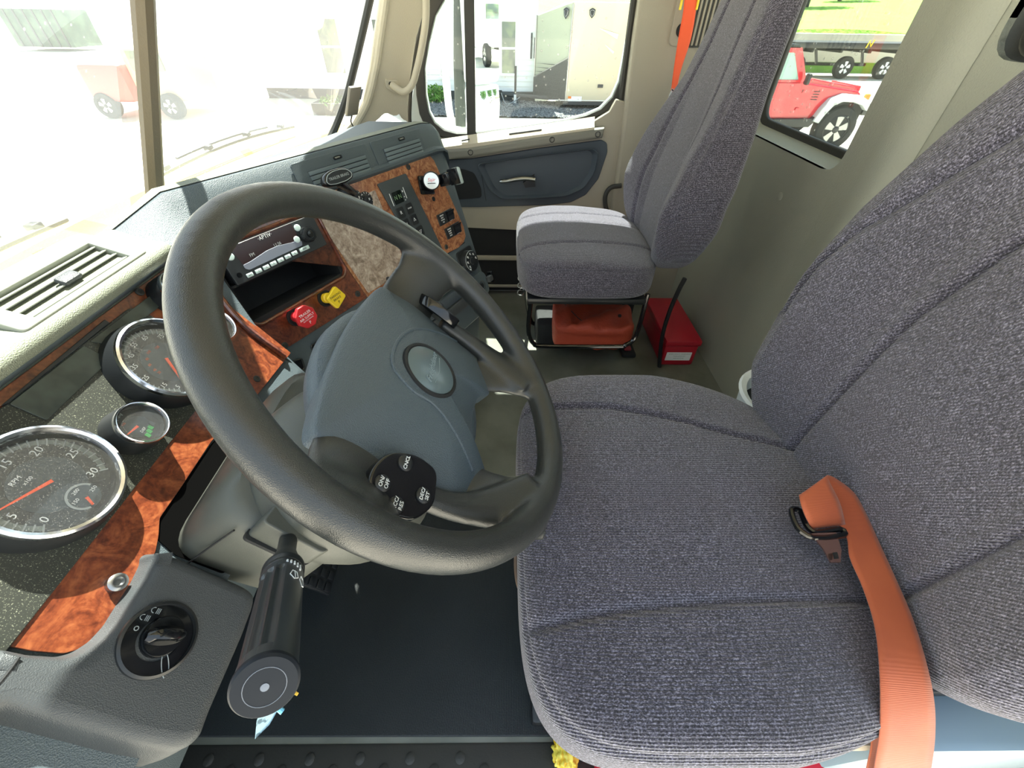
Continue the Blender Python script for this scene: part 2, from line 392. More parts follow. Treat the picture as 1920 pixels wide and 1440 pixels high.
def soft(name, fn, n, m, parent=None, k=4.5):
    """cushion: fn maps unit-cube-ish coordinates (N,3 array of superellipsoid points, N,3 of raw cube points) to world"""
    g = np.linspace(-1, 1, n + 1); U, V = np.meshgrid(g, g, indexing='ij'); vid = {}; vs = []; fs = []
    for ax in range(3):
        for sg in (-1, 1):
            P = np.zeros((n + 1, n + 1, 3)); P[..., ax] = sg; P[..., (ax + 1) % 3] = U; P[..., (ax + 2) % 3] = V
            ids = np.zeros((n + 1, n + 1), int)
            for i in range(n + 1):
                for j in range(n + 1):
                    if 0 < i < n and 0 < j < n: ids[i, j] = len(vs); vs.append(P[i, j])
                    else:
                        key = tuple(np.round(P[i, j], 5))
                        if key not in vid: vid[key] = len(vs); vs.append(P[i, j])
                        ids[i, j] = vid[key]
            q = np.stack([ids[:-1, :-1], ids[1:, :-1], ids[1:, 1:], ids[:-1, 1:]], -1).reshape(-1, 4)
            fs.append(q if sg > 0 else q[:, ::-1])
    C = np.array(vs); F = np.concatenate(fs)
    S = C / (np.abs(C) ** k).sum(1, keepdims=True) ** (1 / k)
    W = fn(S)
    me = bpy.data.meshes.new(name); me.vertices.add(len(W)); me.vertices.foreach_set('co', W.ravel())
    me.loops.add(F.size); me.loops.foreach_set('vertex_index', F.ravel().astype(np.int32))
    me.polygons.add(len(F)); me.polygons.foreach_set('loop_start', np.arange(0, F.size, 4, dtype=np.int32))
    me.polygons.foreach_set('use_smooth', [True] * len(F)); me.update(calc_edges=True); me.validate()
    o = ob(name, me, m)
    if parent is not None: under(parent, o) if parent.type == 'EMPTY' else setattr(o, 'parent', parent)
    return o
def gr(d, wdt): return np.exp(-(d / wdt) ** 2)

# ================================================================ THE SETTING: cab shell
GZ = -1.2                                   # ground outside, below the cab floor
RW = Frame((0, -0.78, 0), (-1, 0, 0), (0, 0, 1))     # rear wall, faces forward
DR = Frame((1.74, 0, 0), (0, -1, 0), (0, 0, 1))      # passenger door, faces the driver
AP = Frame((1.60, 0.56, 0.70), (0.5, -0.86, 0), (0, -0.47, 0.88))  # passenger windshield pillar
FL = Frame((0, 0, 0), (1, 0, 0), (0, 1, 0))

fl = ob('floor', mesh('floor', [], []), 'floor', kind='structure')
mb = MB().box((0.86, 0.10, -0.03), (1.86, 1.8, 0.06), bev=0.004); mb.build('floor_pan', 'floor', fl)
mb = MB().box((0.045, 0.2, -0.012), (0.13, 1.5, 0.03), bev=0.006)
sill = mb.build('door_sill', 'rubber', fl)
for i in range(14):
    x, y = 0.088 - 0.016 * (i % 2), 0.62 - i * 0.045
    MB().lathe(FL, [(0.009, 0.002), (0.009, 0.0045), (0.006, 0.006)], 14, x, y).build('stud', 'rubber', sill)

# rear wall with a deep-set window opening
win = rnd([(-1.62, 0.725), (-1.045, 0.725), (-1.045, 1.36), (-1.62, 1.36)], 0.055, 6)
win2 = rnd([(-0.845, 0.955), (-0.25, 0.955), (-0.25, 1.36), (-0.845, 1.36)], 0.05, 6)
plate('wall_rear', RW, rect(-1.76, -0.02, 0.08, 1.52), -0.012, 0.0, 'rear', holes=[win, win2], kind='structure')
wr = bpy.data.objects['wall_rear']
def ring(fr, pts, h0, h1, inset):
    c = np.mean(np.array(pts), 0)
    out = []
    for p in pts:
        d = c - np.array(p); d = d / np.linalg.norm(d); out.append(np.array(p) + d * inset)
    return [[fr.P(x, y, h0) for x, y in pts], [fr.P(x, y, (h0 + h1) / 2) for x, y in pts], [fr.P(x, y, h1) for x, y in out]]
loft('window_reveal', ring(RW, win, 0.0, -0.075, 0.024), 'rear', wr, close_v=True)
loft('window_reveal', ring(RW, win2, 0.0, -0.03, 0.004), 'rubber', wr, close_v=True)
def inset(pts, k):
    c = np.mean(np.array(pts), 0); out = []
    for p in pts:
        d = c - np.array(p); s = np.sign(d); out.append((p[0] + s[0] * min(k, abs(d[0])), p[1] + s[1] * min(k, abs(d[1]))))
    return out
# raised pressing between the two rear windows
rows = []
for z in np.linspace(0.0, 1.5, 26):
    rows.append([(x, -0.78 + h * (0.5 + 0.5 * math.tanh((z - 0.35) * 8)), z) for x, h in [(1.03, 0.001), (0.985, 0.004), (0.955, 0.012), (0.93, 0.019), (0.90, 0.021), (0.885, 0.018), (0.87, 0.010), (0.858, 0.001)]])
loft('wall_ridge', rows, 'rear', wr)
MB().lathe(RW, [(0.011, 0), (0.011, 0.002), (0.008, 0.0035), (0.003, 0.0042), (0.0005, 0.0035)], 20, -1.212, 0.624).build('screw_plug', 'rear', wr)
for i, (wn, k, d) in enumerate(((win, 0.018, -0.078), (win2, 0.0, -0.045))):
    w_ = ob('window_%d' % (i + 1), mesh('w', [], []), kind='structure')
    plate('rubber_gasket', RW, inset(wn, k - 0.014), d, d + 0.014, 'rubber', w_, bev=0.004, holes=[inset(wn, k + 0.014)])
    plate('window_pane', RW, inset(wn, k + 0.010), d + 0.003, d + 0.007, 'glass', w_)

# roof and header, which shade the cab
mb = MB().box((0.84, -0.26, 1.53), (1.86, 1.14, 0.04), bev=0.01)
ce = mb.build('ceiling', 'beige', kind='structure')
MB().box((0.85, 0.315, 1.41), (1.62, 0.04, 0.22), bev=0.012).box((0.85, 0.36, 1.27), (1.58, 0.07, 0.10), bev=0.02).build('header_sun_block', 'beige', ce)  # lower box is an unseen visor, added to keep sun off the floor
# windshield
def WS(x, z, off=0.0): return np.array([x, 0.67 - 0.505 * (z - 0.73) - 0.12 * ((x - 0.85) / 0.8) ** 2 + off * 0.89, z + off * 0.45])
w3 = ob('window_3', mesh('w', [], []), kind='structure')
rows = [[WS(x, z) for x in np.linspace(-0.06, 1.64, 28)] for z in np.linspace(0.635, 1.47, 9)]
loft('windshield_pane', rows, 'windshield', w3)
pts = [WS(0.795, z, -0.012) for z in np.linspace(0.64, 1.47, 6)]
MB().tube(pts, 0.0165, 8, flat=0.8).build('center_post', mat('post_brown_grey', '#6a6050', .6, bump=[('n', 300, .0004)]), w3)
bot = [WS(x, 0.655, -0.006) for x in np.linspace(-0.06, 1.50, 20)]
sd = [WS(1.56, 0.69, -0.008), WS(1.60, 0.77, -0.008), WS(1.615, 0.85, -0.008), WS(1.625, 1.0, -0.008), WS(1.63, 1.2, -0.008), WS(1.63, 1.45, -0.008)]
MB().tube(crom(bot + sd, 3), 0.011, 8).build('rubber_seal', 'rubber', w3)
# cowl panel under the glass, firewall
rows = [[(x, WS(x, 0.64)[1] + dy, z) for x in np.linspace(-0.1, 1.72, 16)] for dy, z in ((-0.02, 0.0), (-0.02, 0.62), (0.0, 0.645))]
loft('wall_front', rows, 'dash', thick=0.01, kind='structure')
rows = [[(x, y0 if y0 < 1 else WS(x, 0.64)[1] + .004, z) for x in np.linspace(-0.08, 1.66, 16)] for y0, z in ((.50, .655), (.60, .652), (2, .645))]
loft('defrost_shelf', rows, 'dash_sunlit', bpy.data.objects['wall_front'], thick=.006)

# windshield pillar trim on the passenger side
tr = ob('trim_1', mesh('trim', [], []), kind='structure')
oA = ons(AP, [(700, 262), (640, 250), (660, 228), (680, 190), (694, 130), (703, 70), (714, 0), (722, -60), (830, -520), (800, 0), (780, 70), (768, 150), (764, 200), (766, 262)])
plate('pillar_trim', AP, oA, -0.02, 0.006, 'beige', tr, bev=0.005)
# raised edge band along the glass
edge = [on(AP, u, v) for u, v in [(664, 235), (688, 190), (703, 130), (712, 70), (722, 0), (730, -60)]]
MB().tube([AP.P(x, y, 0.004) for x, y in crom(edge, 4)], 0.012, 10).build('pillar_edge', 'beige', tr)

# B pillar
tr2 = ob('trim_2', mesh('trim', [], []), kind='structure')
s0 = [on(DR, u, v)[0] for u, v in ((1243, 0), (1172, 330))]
oB = [(0.425, -0.02), (0.43, 0.30), (0.425, 0.55), (0.415, 0.75), (0.405, 0.95), (0.40, 1.2), (0.40, 1.5), (0.79, 1.5), (0.79, -0.02)]
plate('pillar_panel', DR, oB, -0.02, 0.03, 'beige_dark', tr2, bev=0.012)
g0 = on(DR, 1252, 85, 0.03); g1 = on(DR, 1318, 88, 0.03)
plate('belt_cover', DR, rnd(rect(g0[0], g1[1], g0[0] + 0.17, 1.35), 0.02), 0.028, 0.036, 'beige_dark', tr2, bev=0.003)
for i in range(6):
    x = g0[0] + 0.075 + i * 0.014
    MB().fbox(DR, x, 1.11, 0.034, 0.007, 0.36, 0.006, bev=0.002).build('grille_rib', 'beige_dark', tr2)
plate('grille_back', DR, rect(g0[0] + 0.065, 0.925, g0[0] + 0.155, 1.30), 0.0352, 0.0368, 'rubber', tr2)
MB().lathe(DR, [(0.018, 0.03), (0.018, 0.038), (0.004, 0.039)], 20, g0[0] + 0.033, g1[1] + 0.04).build('access_hole', 'blackmatt', tr2)

# ---------------------------------------------------------------- passenger door
dr = ob('door_1', mesh('door', [], []), kind='structure')
wl = ons(DR, [(858, -500), (832, 0), (815, 30), (803, 80), (795, 130), (797, 180), (803, 212), (814, 232), (832, 246), (856, 252), (877, 252), (900, 250), (980, 240), (1060, 228), (1100, 218), (1128, 206), (1150, 184), (1163, 155), (1176, 90), (1190, 20), (1194, 0), (1240, -500)])
wo = ons(DR, [(830, -520), (800, 0), (788, 60), (777, 130), (779, 180), (785, 215), (796, 240), (815, 256), (850, 263), (877, 262), (900, 259), (985, 249), (1065, 236), (1108, 226), (1140, 212), (1166, 186), (1180, 150), (1196, 90), (1208, 20), (1211, 0), (1262, -520)])
plate('rubber_gasket', DR, wo, -0.035, -0.012, 'rubber', dr, bev=0.004, holes=[wl])
plate('window_pane', DR, inset(wl, -0.003), -0.03, -0.026, 'glass', dr)
b0 = on(DR, 884, 252, -0.02); b1 = on(DR, 888, -40, -0.02)
MB().prism(DR, [(b0[0] - 0.016, b0[1]), (b0[0] + 0.016, b0[1]), (b1[0] + 0.014, 1.48), (b1[0] - 0.018, 1.48)], -0.034, -0.012).build('division_bar', 'rubber', dr)
# painted steel frame round it
fo = [(-0.34, -0.02), (-0.36, 0.5), (-0.36, 0.72), (-0.30, 0.90), (-0.22, 1.15), (-0.12, 1.56), (0.42, 1.56), (0.42, 0.0)]
plate('door_frame', DR, fo, -0.05, -0.033, 'paint', dr, bev=0.003, holes=[inset(wl, 0.002)])
mb = MB().tube([DR.P(x, y, -0.012) for x, y in crom([(0.405, 0.2), (0.408, 0.55), (0.405, 0.75), (0.398, 0.95), (0.392, 1.2), (0.39, 1.42)], 3)], 0.011, 8)
mb.build('rubber_seal', 'rubber', dr)
mb = MB().tube([DR.P(x, y, -0.012) for x, y in crom([on(DR, 775, 268), on(DR, 766, 235), on(DR, 766, 190), on(DR, 772, 120), on(DR, 790, 40), on(DR, 805, -30)], 3)], 0.010, 8)
mb.build('rubber_seal', 'rubber', dr)
# taupe inner panel
tp = [(-0.40, 0.33)] + [(-0.40, 0.60)] + ons(DR, [(778, 245), (781, 232), (800, 235), (812, 250), (830, 262), (850, 267), (880, 265), (985, 252), (1066, 239), (1110, 228), (1142, 208), (1155, 185), (1172, 190), (1178, 200), (1172, 245), (1165, 300), (1160, 345)]) + [(0.405, 0.30)]
plate('trim_panel', DR, rnd(tp, [0, 0, .0] + [0.004] * 15 + [0.0] * 2 + [0.01]), -0.03, 0.012, 'beige_dark', dr, bev=0.004)
cp = [(-0.40, 0.02), (-0.40, 0.332), (0.41, 0.31), (0.41, 0.02)]
plate('carpet_panel', DR, cp, -0.04, 0.0, 'carpetblack', dr)
for z in (0.185, 0.045):
    MB().fbox(DR, 0.0, z, 0.0, 0.84, 0.022 if z > .1 else 0.014, 0.008, bev=0.003).build('trim_strip', 'beige_dark', dr)
# slate insert and its recess
si = ons(DR, [(812, 300), (885, 297), (1000, 279), (1128, 262), (1138, 268), (1139, 285), (1122, 335), (1098, 365), (1070, 379), (1030, 384), (900, 388), (860, 388), (812, 380)], 0.014)
plate('insert_panel', DR, rnd(si, 0.008), 0.008, 0.018, 'slate', dr, bev=0.003)
rc_ = rnd(ons(DR, [(893, 305), (1000, 290), (1112, 276), (1121, 284), (1115, 320), (1094, 350), (1062, 365), (1000, 369), (940, 371), (918, 355)], 0.018), 0.02)
mb = MB(); n_ = len(rc_); cc = np.mean(np.array(rc_), 0)
sec = []
for k, h in ((1.0, 0.019), (0.985, 0.0215), (0.95, 0.016), (0.90, 0.001), (0.82, -0.012), (0.5, -0.016), (0.02, -0.016)):
    sec.append([DR.P(cc[0] + (x - cc[0]) * k, cc[1] + (y - cc[1]) * k, h + 0.0165) for x, y in rc_])
loft('pull_recess', sec, 'slate', dr, close_v=True)
# speaker grille
plate('speaker_grille', DR, rnd(ons(DR, [(838, 318), (866, 316), (889, 324), (902, 352), (903, 370), (840, 376)], 0.02), 0.012), 0.018, 0.0215, 'blackmatt', dr, bev=0.001)
MB().fbox(DR, *on(DR, 907, 352, 0.02), 0.018, 0.0018, 0.1, 0.001, rot=0.15).build('seam', 'blackmatt', dr)
# ledge (armrest band) with slot, hook, screws
def band(name, lo, hi, h0, h1, m, bev=0.006):
    plate(name, DR, ons(DR, lo, h1) + ons(DR, hi[::-1], h1), h0, h1, m, dr, bev=bev)
band('armrest', [(818, 303), (885, 296), (1000, 278), (1130, 260)], [(818, 281), (880, 277), (1000, 258), (1134, 240)], 0.0, 0.045, 'armrest', 0.010)
rows = []
for k in np.linspace(0, 1, 14):
    u = 815 + k * 300; a_ = on(DR, u, 279 - k * 40, 0.043); b_ = on(DR, u, 262 - k * 44, 0.004)
    rows.append([DR.P(a_[0], a_[1] - 0.012, 0.040), DR.P(a_[0], a_[1], 0.040), DR.P(a_[0], a_[1] + 0.008, 0.03), DR.P(b_[0], b_[1], 0.008)])
loft('ledge', rows, 'beige', dr)
p = on(DR, 985, 247, 0.02); MB().fbox(DR, p[0], p[1], 0.012, 0.12, 0.006, 0.016, bev=0.002, rot=0.13).build('defrost_slot', 'rubber', dr)
p = on(DR, 873, 262, 0.03); MB().fbox(DR, p[0], p[1], 0.03, 0.03, 0.004, 0.006, bev=0.001, rot=0.2).build('coat_hook', 'black', dr)
for u, v in ((882, 286), (1035, 262), (1121, 252)):
    x, y = on(DR, u, v, 0.046)
    s_ = MB().lathe(DR, [(0.010, 0.044), (0.010, 0.0465), (0.0075, 0.0468), (0.007, 0.045), (0.001, 0.045)], 18, x, y).build('screw', 'rubber', dr)
x, y = on(DR, 1151, 226, 0.0); MB().lathe(Frame(DR.P(x, y, 0.0), (1, 0, 0), (0, -1, 0)), [(0.008, -0.002), (0.008, 0.003), (0.003, 0.005)], 14).build('lock_grommet', 'rubber', dr)
MB().tube([DR.P(x, y, 0.001), DR.P(x, y + 0.018, 0.001), DR.P(x, y + 0.02, 0.001), DR.P(x, y + 0.028, 0.001)], [0.0032, 0.0032, 0.005, 0.0045], 10).build('lock_knob', 'blackgloss', dr)
# lever handle and its cup
c_ = [on(DR, u, v, 0.03) for u, v in ((1004, 350), (985, 352), (981, 343), (1002, 328))]
MB().prism(DR, c_, 0.005, 0.03).build('handle_base', 'black', dr)
pts = [DR.P(*on(DR, u, v, 0.036), 0.036) for u, v in ((1003, 336), (985, 334), (965, 336), (950, 339), (937, 340))]
MB().tube(crom(pts, 4), [0.012] * 4 + [0.0115] * 4 + [0.011] * 4 + [0.0095] * 4 + [0.006], 12, flat=0.75, up=(0, 0, 1)).build('door_handle', 'steel', dr)
mb = MB().prism(DR, rnd(ons(DR, [(990, 322), (1000, 308), (1030, 304), (1060, 306), (1058, 318), (1030, 326), (1000, 328)], 0.01), 0.006), 0.0, 0.012); mb.build('handle_cup', 'slate', dr)
# hinge tube by the seat back
MB().tube(crom([DR.P(*on(DR, u, v, 0.05), 0.05) for u, v in ((1165, 348), (1145, 352), (1135, 368), (1137, 392), (1150, 410))], 5), 0.009, 10).build('door_check', 'rubber', dr)

# passenger grab handle on the pillar
gh = thing('grab_handle', 'beige grab handle screwed to the pillar between windshield and door', 'handle', AP.P(*on(AP, 740, 160), 0.006))
hp = [AP.P(*on(AP, u, v, h), h) for u, v, h in ((734, 158, .008), (743, 165, .022), (757, 172, .036), (772, 160, .044), (781, 132, .047), (790, 92, .048), (797, 48, .048), (799, 10, .048), (796, -30, .048), (786, -60, .047))]
MB().tube(crom(hp, 5), 0.0105, 14).build('grip', 'beige', gh)
pl = rnd(ons(AP, [(722, 148), (745, 150), (752, 168), (745, 178), (724, 165)], 0.008), 0.004)
plate('mount', AP, pl, 0.004, 0.012, 'beige', gh, bev=0.002)
MB().lathe(AP, [(0.006, 0.012), (0.006, 0.013), (0.0045, 0.0132), (0.001, 0.011)], 16, *on(AP, 732, 157, 0.012)).build('screw', 'rubber', gh)

# ================================================================ DASHBOARD
CL = Frame((0, 0.45, 0.654), (1, 0, 0), (0, 0.555, 0.832))            # instrument panel in front of the driver
ST = Frame((0.697, 0.412, 0.686), (0.871, -0.491, 0), (0.154, 0.274, 0.949))  # centre panel, turned to the driver
WH = Frame((0.353, 0.089, 0.719), (1, 0, 0), (0, 0.7046, 0.7096))     # steering wheel plane
da = thing('dashboard', 'dark slate wraparound dashboard with burl wood panels under the windshield', 'dashboard', (0.6, 0.45, 0.0))

def cl_sec(x, k=0.0):
    c = lambda h, t: CL.P(x, t, h)
    return [c(-.20, -.34), c(-.10, -.27), c(-.03, -.215), c(-.006, -.205), c(-.004, -.19), c(-.004, -.10), c(-.004, .03), c(-.004, .082), c(.026, .083), c(.034, .087), c(.036, .094), c(.032, .102),
            np.array([x, .500, .7600]), np.array([x, .535, .7730]), np.array([x, .550, .7725]), np.array([x, .572, .760]), np.array([x, .60, .665])]
def st_sec(s, dh=0.0, dt=0.0):
    c = lambda h, t: ST.P(s, t, h + dh)
    d = np.array([.49, .87, 0]); e = c(0, .118 + dt)
    k = min(.065 + .24 * max(s, 0), .20)
    return [c(-.16, -.43), c(-.05, -.41), c(-.012, -.385), c(-.002, -.36), c(-.001, -.19), c(-.001, -.098), c(-.001, .031), c(-.001, .052), c(.006, .054), c(.011, .058 + dt), c(.012, .063 + dt), c(.004, .070 + dt),
            c(.002, .105 + dt), c(-.006, .121 + dt), c(-.03, .130 + dt * 1.2), e + d * k + np.array([0, 0, -.010 + dt]), e + d * (k + .03) + np.array([0, 0, -.13])]
secs = [cl_sec(x) for x in (-.06, .05, .15, .25, .35, .45, .52, .555)]
secs += [st_sec(s) for s in (-.104, -.05, .0, .05, .104, .15, .2, .28, .36, .44, .50)]
secs += [st_sec(.530, -.001, -.004), st_sec(.546, -.006, -.012), st_sec(.556, -.016, -.026), st_sec(.561, -.03, -.045), st_sec(.563, -.06, -.06), st_sec(.563, -.2, -.08)]
ds = loft('dash_shell', secs, 'dash', da, ang=30)
bm = bmesh.new(); bm.from_mesh(ds.data); dead = []          # opening for the radio
for f_ in bm.faces:
    c_ = np.array(f_.calc_center_median()) - ST.o
    if abs(c_ @ ST.n) < .01 and -.104 < c_ @ ST.a < .104 and -.098 < c_ @ ST.b < .031: dead.append(f_)
bmesh.ops.delete(bm, geom=dead, context='FACES'); bm.to_mesh(ds.data); bm.free()
# passenger side of the dash, further forward
mb = MB().box((1.47, 0.545, 0.56), (0.46, 0.20, 0.24), bev=0.03); mb.build('passenger_side_dash', 'dash', da)
mb = MB().box((1.13, 0.50, 0.44), (0.50, 0.20, 0.55), bev=0.03); mb.build('dash_core', 'dash', da)
# flat top behind the vents: same plastic, coloured paler to imitate sunlight
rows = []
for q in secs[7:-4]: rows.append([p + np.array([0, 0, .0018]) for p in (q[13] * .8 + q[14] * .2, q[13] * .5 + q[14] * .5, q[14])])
loft('sunlit_top_cover', rows, 'dash_sunlit', da, ang=60)
# brow before the driver, sunlight put into its paler colour
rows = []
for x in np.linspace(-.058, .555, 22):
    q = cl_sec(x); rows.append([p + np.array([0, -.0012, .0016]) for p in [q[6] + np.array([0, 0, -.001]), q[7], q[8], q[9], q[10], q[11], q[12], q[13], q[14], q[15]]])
loft('sunlit_brow_cover', rows, 'dash_sunlit', da, ang=60)

# burl wood: instrument surround
wd = [(-.055, .080), (.575, .080)] + ons(CL, [(545, 662), (483, 740), (425, 795), (396, 828), (345, 905), (299, 972), (297, 1005), (291, 1036), (262, 1085), (238, 1122), (212, 1165), (185, 1195), (150, 1217), (120, 1226), (60, 1221), (0, 1209)]) + [(-.055, -.05)]
plate('instrument_surround', CL, rnd(wd, [0, 0] + [.003] * 16 + [0]), -.003, .001, 'wood', da, bev=.0006)
# grey gauge board
p1 = on(CL, 260, 898); bd = [(-.05, -.0625), (p1[0] - .03, -.0625), (.475, -.0625), (.475, .0), (.462, .069), (-.05, .069)]
plate('gauge_board', CL, rnd(bd, [0, 0, .01, .002, .012, 0]), .0008, .0035, mat('gauge_board_grey', '#282b25', .5, var=('#8d8f7c', 900, 2, .60, .74)), da, bev=.001)
db = mat('display_film', '#424a45', .25, var=('#363c38', 40, 2, .4, .6))
for pts in ([(17, 757), (157, 648), (208, 674), (88, 788)], [(168, 640), (283, 553), (300, 575), (203, 646)]):
    plate('warning_display', CL, rnd(ons(CL, pts, .005), .002), .0035, .0052, db, da, bev=.0005)
for pts in ([(0, 762), (195, 600), (205, 606), (14, 758)],):
    plate('display_lip', CL, ons(CL, pts, .005), .0034, .007, 'black', da, bev=.0008)
def screw(fr, x, y, h, r=.0055, m='rubber', parent=da, nm='screw'):
    MB().lathe(fr, [(r, h - .002), (r, h + .0014), (r * .8, h + .0024), (r * .5, h + .0024), (r * .42, h + .0008), (r * .05, h + .0008)], 18, x, y).build(nm, m, parent)
for u, v in ((482, 710), (262, 547)): screw(CL, *on(CL, u, v, .002), .001)
x, y = on(CL, 220, 1092, .008); MB().lathe(CL, [(.0075, .0), (.0075, .006), (.0085, .007), (.0085, .010), (.006, .0115), (.0045, .0115), (.003, .009), (.0003, .009)], 20, x, y).build('trim_fastener', 'steel', da)

# dark wood radio panel and lighter wood control panel on the centre stack
bd0, bd1 = on(ST, 584, 409), on(ST, 686, 556)
k_ = (bd1[0] - bd0[0]) / (bd1[1] - bd0[1]); sx_ = lambda t: bd0[0] + (t - bd0[1]) * k_
bl = on(ST, 541, 662)
rp_ = [(-.128, .052), (sx_(.052), .052), (sx_(-.157), -.157), (bl[0] + .006, -.158), (bl[0] - .006, -.150), (-.118, -.075)]
open_ = rnd([(-.106, .031), (.105, .031), (.108, -.084), (.099, -.093), (-.094, -.098), (-.108, -.085)], [.004, .004, .006, .004, .008, .006])
plate('radio_panel', ST, rnd(rp_, .004), -.001, .0032, 'wood_dark', da, bev=.001, holes=[open_])
# raised lip round the radio opening
lip = [ST.P(x, y, .0035) for x, y in rnd([(-.109, .034), (.108, .034), (.111, -.086), (.100, -.096), (-.095, -.101), (-.111, -.086)], [.004, .004, .006, .004, .008, .006], 4)]
MB().tube(lip, .0035, 8, closed=True).build('opening_lip', 'wood_dark', da)
MB().tube([CL.P(x, y, .004) for x, y in crom([on(CL, 405, 548, .004), on(CL, 440, 592, .004), on(CL, 480, 628, .004), on(CL, 535, 668, .004)], 5)], .0055, 10).build('panel_edge', 'wood_dark', da)
co_ = ons(CL, [(402, 826), (345, 905), (299, 972), (296, 1010), (330, 1040), (420, 1075), (520, 1010), (520, 880), (445, 800)])
plate('column_gap_shade', CL, rnd(co_, .004), -.003, -.0015, 'void', da)  # black plate standing for the shade inside the gap round the column
# pocket behind / below the radio
pk = MB()
for a, b, c, d in ((-.107, .033, -.100, -.100), (.100, .033, .110, -.100), (-.107, -.089, .11, -.102), (-.107, .033, .11, .030), (-.107, -.031, .11, -.027)):
    pk.prism(ST, rect(min(a, c), min(b, d), max(a, c), max(b, d)), -.09, -.0005)
pk.prism(ST, rect(-.107, -.1, .11, .033), -.092, -.088)
pk.build('radio_pocket', 'blackmatt', da)
cp_ = [(sx_(.052) + .0016, .053)] + ons(ST, [(803, 291), (812, 300), (868, 425), (872, 443), (868, 455), (858, 465), (836, 476)]) + [(.36, -.158), (sx_(-.157) + .0016, -.157)]
plate('control_panel', ST, rnd(cp_, [0.002] + [.004] * 7 + [0.01] + [.002]), -.001, .0028, burl('light_burl_wood_laminate', '#6a3a26', '#97623f', '#b98a63', 42), da, bev=.001)
x, y = on(ST, 600, 470)
plate('ashtray_door', ST, rnd([(sx_(.03) + .008, .028), (.268, .028), (.268, -.150), (sx_(-.15) + .008, -.150)], .003), .0025, .0045, burl('grey_burl_laminate', '#75665a', '#9c8c7e', '#c2b5a8', 26), da, bev=.001)
for u, v in ((766, 313), (671, 551), (534, 648), (837, 463)): screw(ST, *on(ST, u, v, .004), .0028, .0065)
x, y = on(ST, 813, 373, .003); MB().lathe(ST, [(.0055, .0026), (.0055, .0036), (.0045, .0036), (.0045, .0029), (.0002, .0029)], 16, x, y).build('empty_hole', 'blackmatt', da)
x, y = on(ST, 727, 523, .004); MB().lathe(ST, [(.005, .002), (.005, .008), (.003, .009)], 14, x, y).build('latch_pin', 'black', da)

# ---- vents
def vent(fr, x0, y0, x1, y1, n, m, parent, h=0.0, tilt=-.5, frame=.008, tab=True, knob=None, nm='air_vent'):
    v = thing(nm, *parent[0]) if isinstance(parent, tuple) else None
    w_, hh = x1 - x0, y1 - y0
    plate('vent_frame', fr, rnd(rect(x0 - frame, y0 - frame, x1 + frame, y1 + frame), frame * .8), h - .001, h + .003, m, v, bev=.001, holes=[rect(x0, y0, x1, y1)])
    plate('vent_back', fr, rect(x0, y0, x1, y1), h - .001, h + .0004, 'blackmatt', v)
    st = hh / n
    for i in range(n):
        c = fr.sub((x0 + x1) / 2, y0 + st * (i + .5), h + .003); c2 = Frame(c.o, c.a, math.cos(tilt) * c.b + math.sin(tilt) * c.n)
        MB().fbox(c2, 0, 0, -.0008, w_ - .001, st * (.80 if n > 3 else .9), .0018, bev=.0006).build('slat', m, v)
    return v
SV = lambda lbl: ((lbl, 'air vent', ST.P(.2, .08), 'dashboard air vents'),)
def stack_vent(pts, lbl):
    q = ons(ST, pts, .004); v = thing('air_vent', lbl, 'air vent', ST.P(*q[0]), 'dashboard air vents')
    x0 = min(p[0] for p in q); x1 = max(p[0] for p in q)
    fr = Frame(ST.P(0, 0, .003), ST.a, ST.b)
    plate('vent_panel', fr, rnd(rect(x0, .0585, x1, .1135), .006), 0, .0022, 'dash', v, bev=.0008)
    xa, xb = x0 + .028, x1 - .014; ya, yb = .0625, .095
    plate('vent_back', fr, rect(xa, ya, xb, yb), .0021, .0026, 'blackmatt', v)
    n = 4; st = (yb - ya) / n
    for i in range(n):
        MB().fbox(fr, (xa + xb) / 2, ya + st * (i + .5), .0022, xb - xa, st - .0012, .0035, bev=.0008).build('slat', 'slat2', v)
    MB().fbox(fr, (xa + xb) / 2 + .005, .1035, .0022, .020, .006, .002, bev=.002).build('thumb_recess', 'black', v)
    MB().fbox(fr, (xa + xb) / 2 + .003, .1033, .004, .012, .0036, .0022, bev=.0015).build('thumb_wheel', 'steel', v)
    return v
stack_vent([(545, 315), (690, 285)], 'closed slatted air vent on the center dash behind the trailer brake lever')
stack_vent([(700, 285), (792, 262)], 'closed slatted air vent at the far right corner of the center dash')
# driver's vent in the brow: own tilted plane
q0, q1 = at_z(60, 600, .757), at_z(250, 480, .757)
VT = Frame((0, .4935, .7590), (1, 0, 0), (0, .92, .36))
dv = thing('air_vent', 'sunlit open air vent with four dark gaps in the brow left of the wheel', 'air vent', VT.P(.45, .02), 'dashboard air vents')
vx0, vx1 = on(VT, 95, 605, .004)[0], on(VT, 262, 488, .004)[0]
o_out = rnd([(vx0 - .022, -.014), (vx1 + .022, -.014), (vx1 + .016, .056), (vx1 + .002, .060), (vx0 - .006, .060), (vx0 - .018, .054)], .006)
plate('vent_housing', VT, o_out, -.006, .007, 'slat', dv, bev=.002, holes=[rect(vx0, -.006, vx1, .038)])
plate('vent_back', VT, rect(vx0, -.006, vx1, .038), -.006, -.004, 'blackmatt', dv)
for i in range(4):
    c = VT.sub((vx0 + vx1) / 2, -.0015 + .0115 * i, .003); a_ = -.55
    c2 = Frame(c.o, c.a, math.cos(a_) * c.b + math.sin(a_) * c.n)
    MB().fbox(c2, 0, 0, -.001, vx1 - vx0, .0050, .0016, bev=.0006).build('slat', 'slat', dv)
MB().fbox(VT, (vx0 + vx1) / 2, .012, .003, .024, .013, .006, bev=.002).build('slider_tab', 'dash_grey', dv)

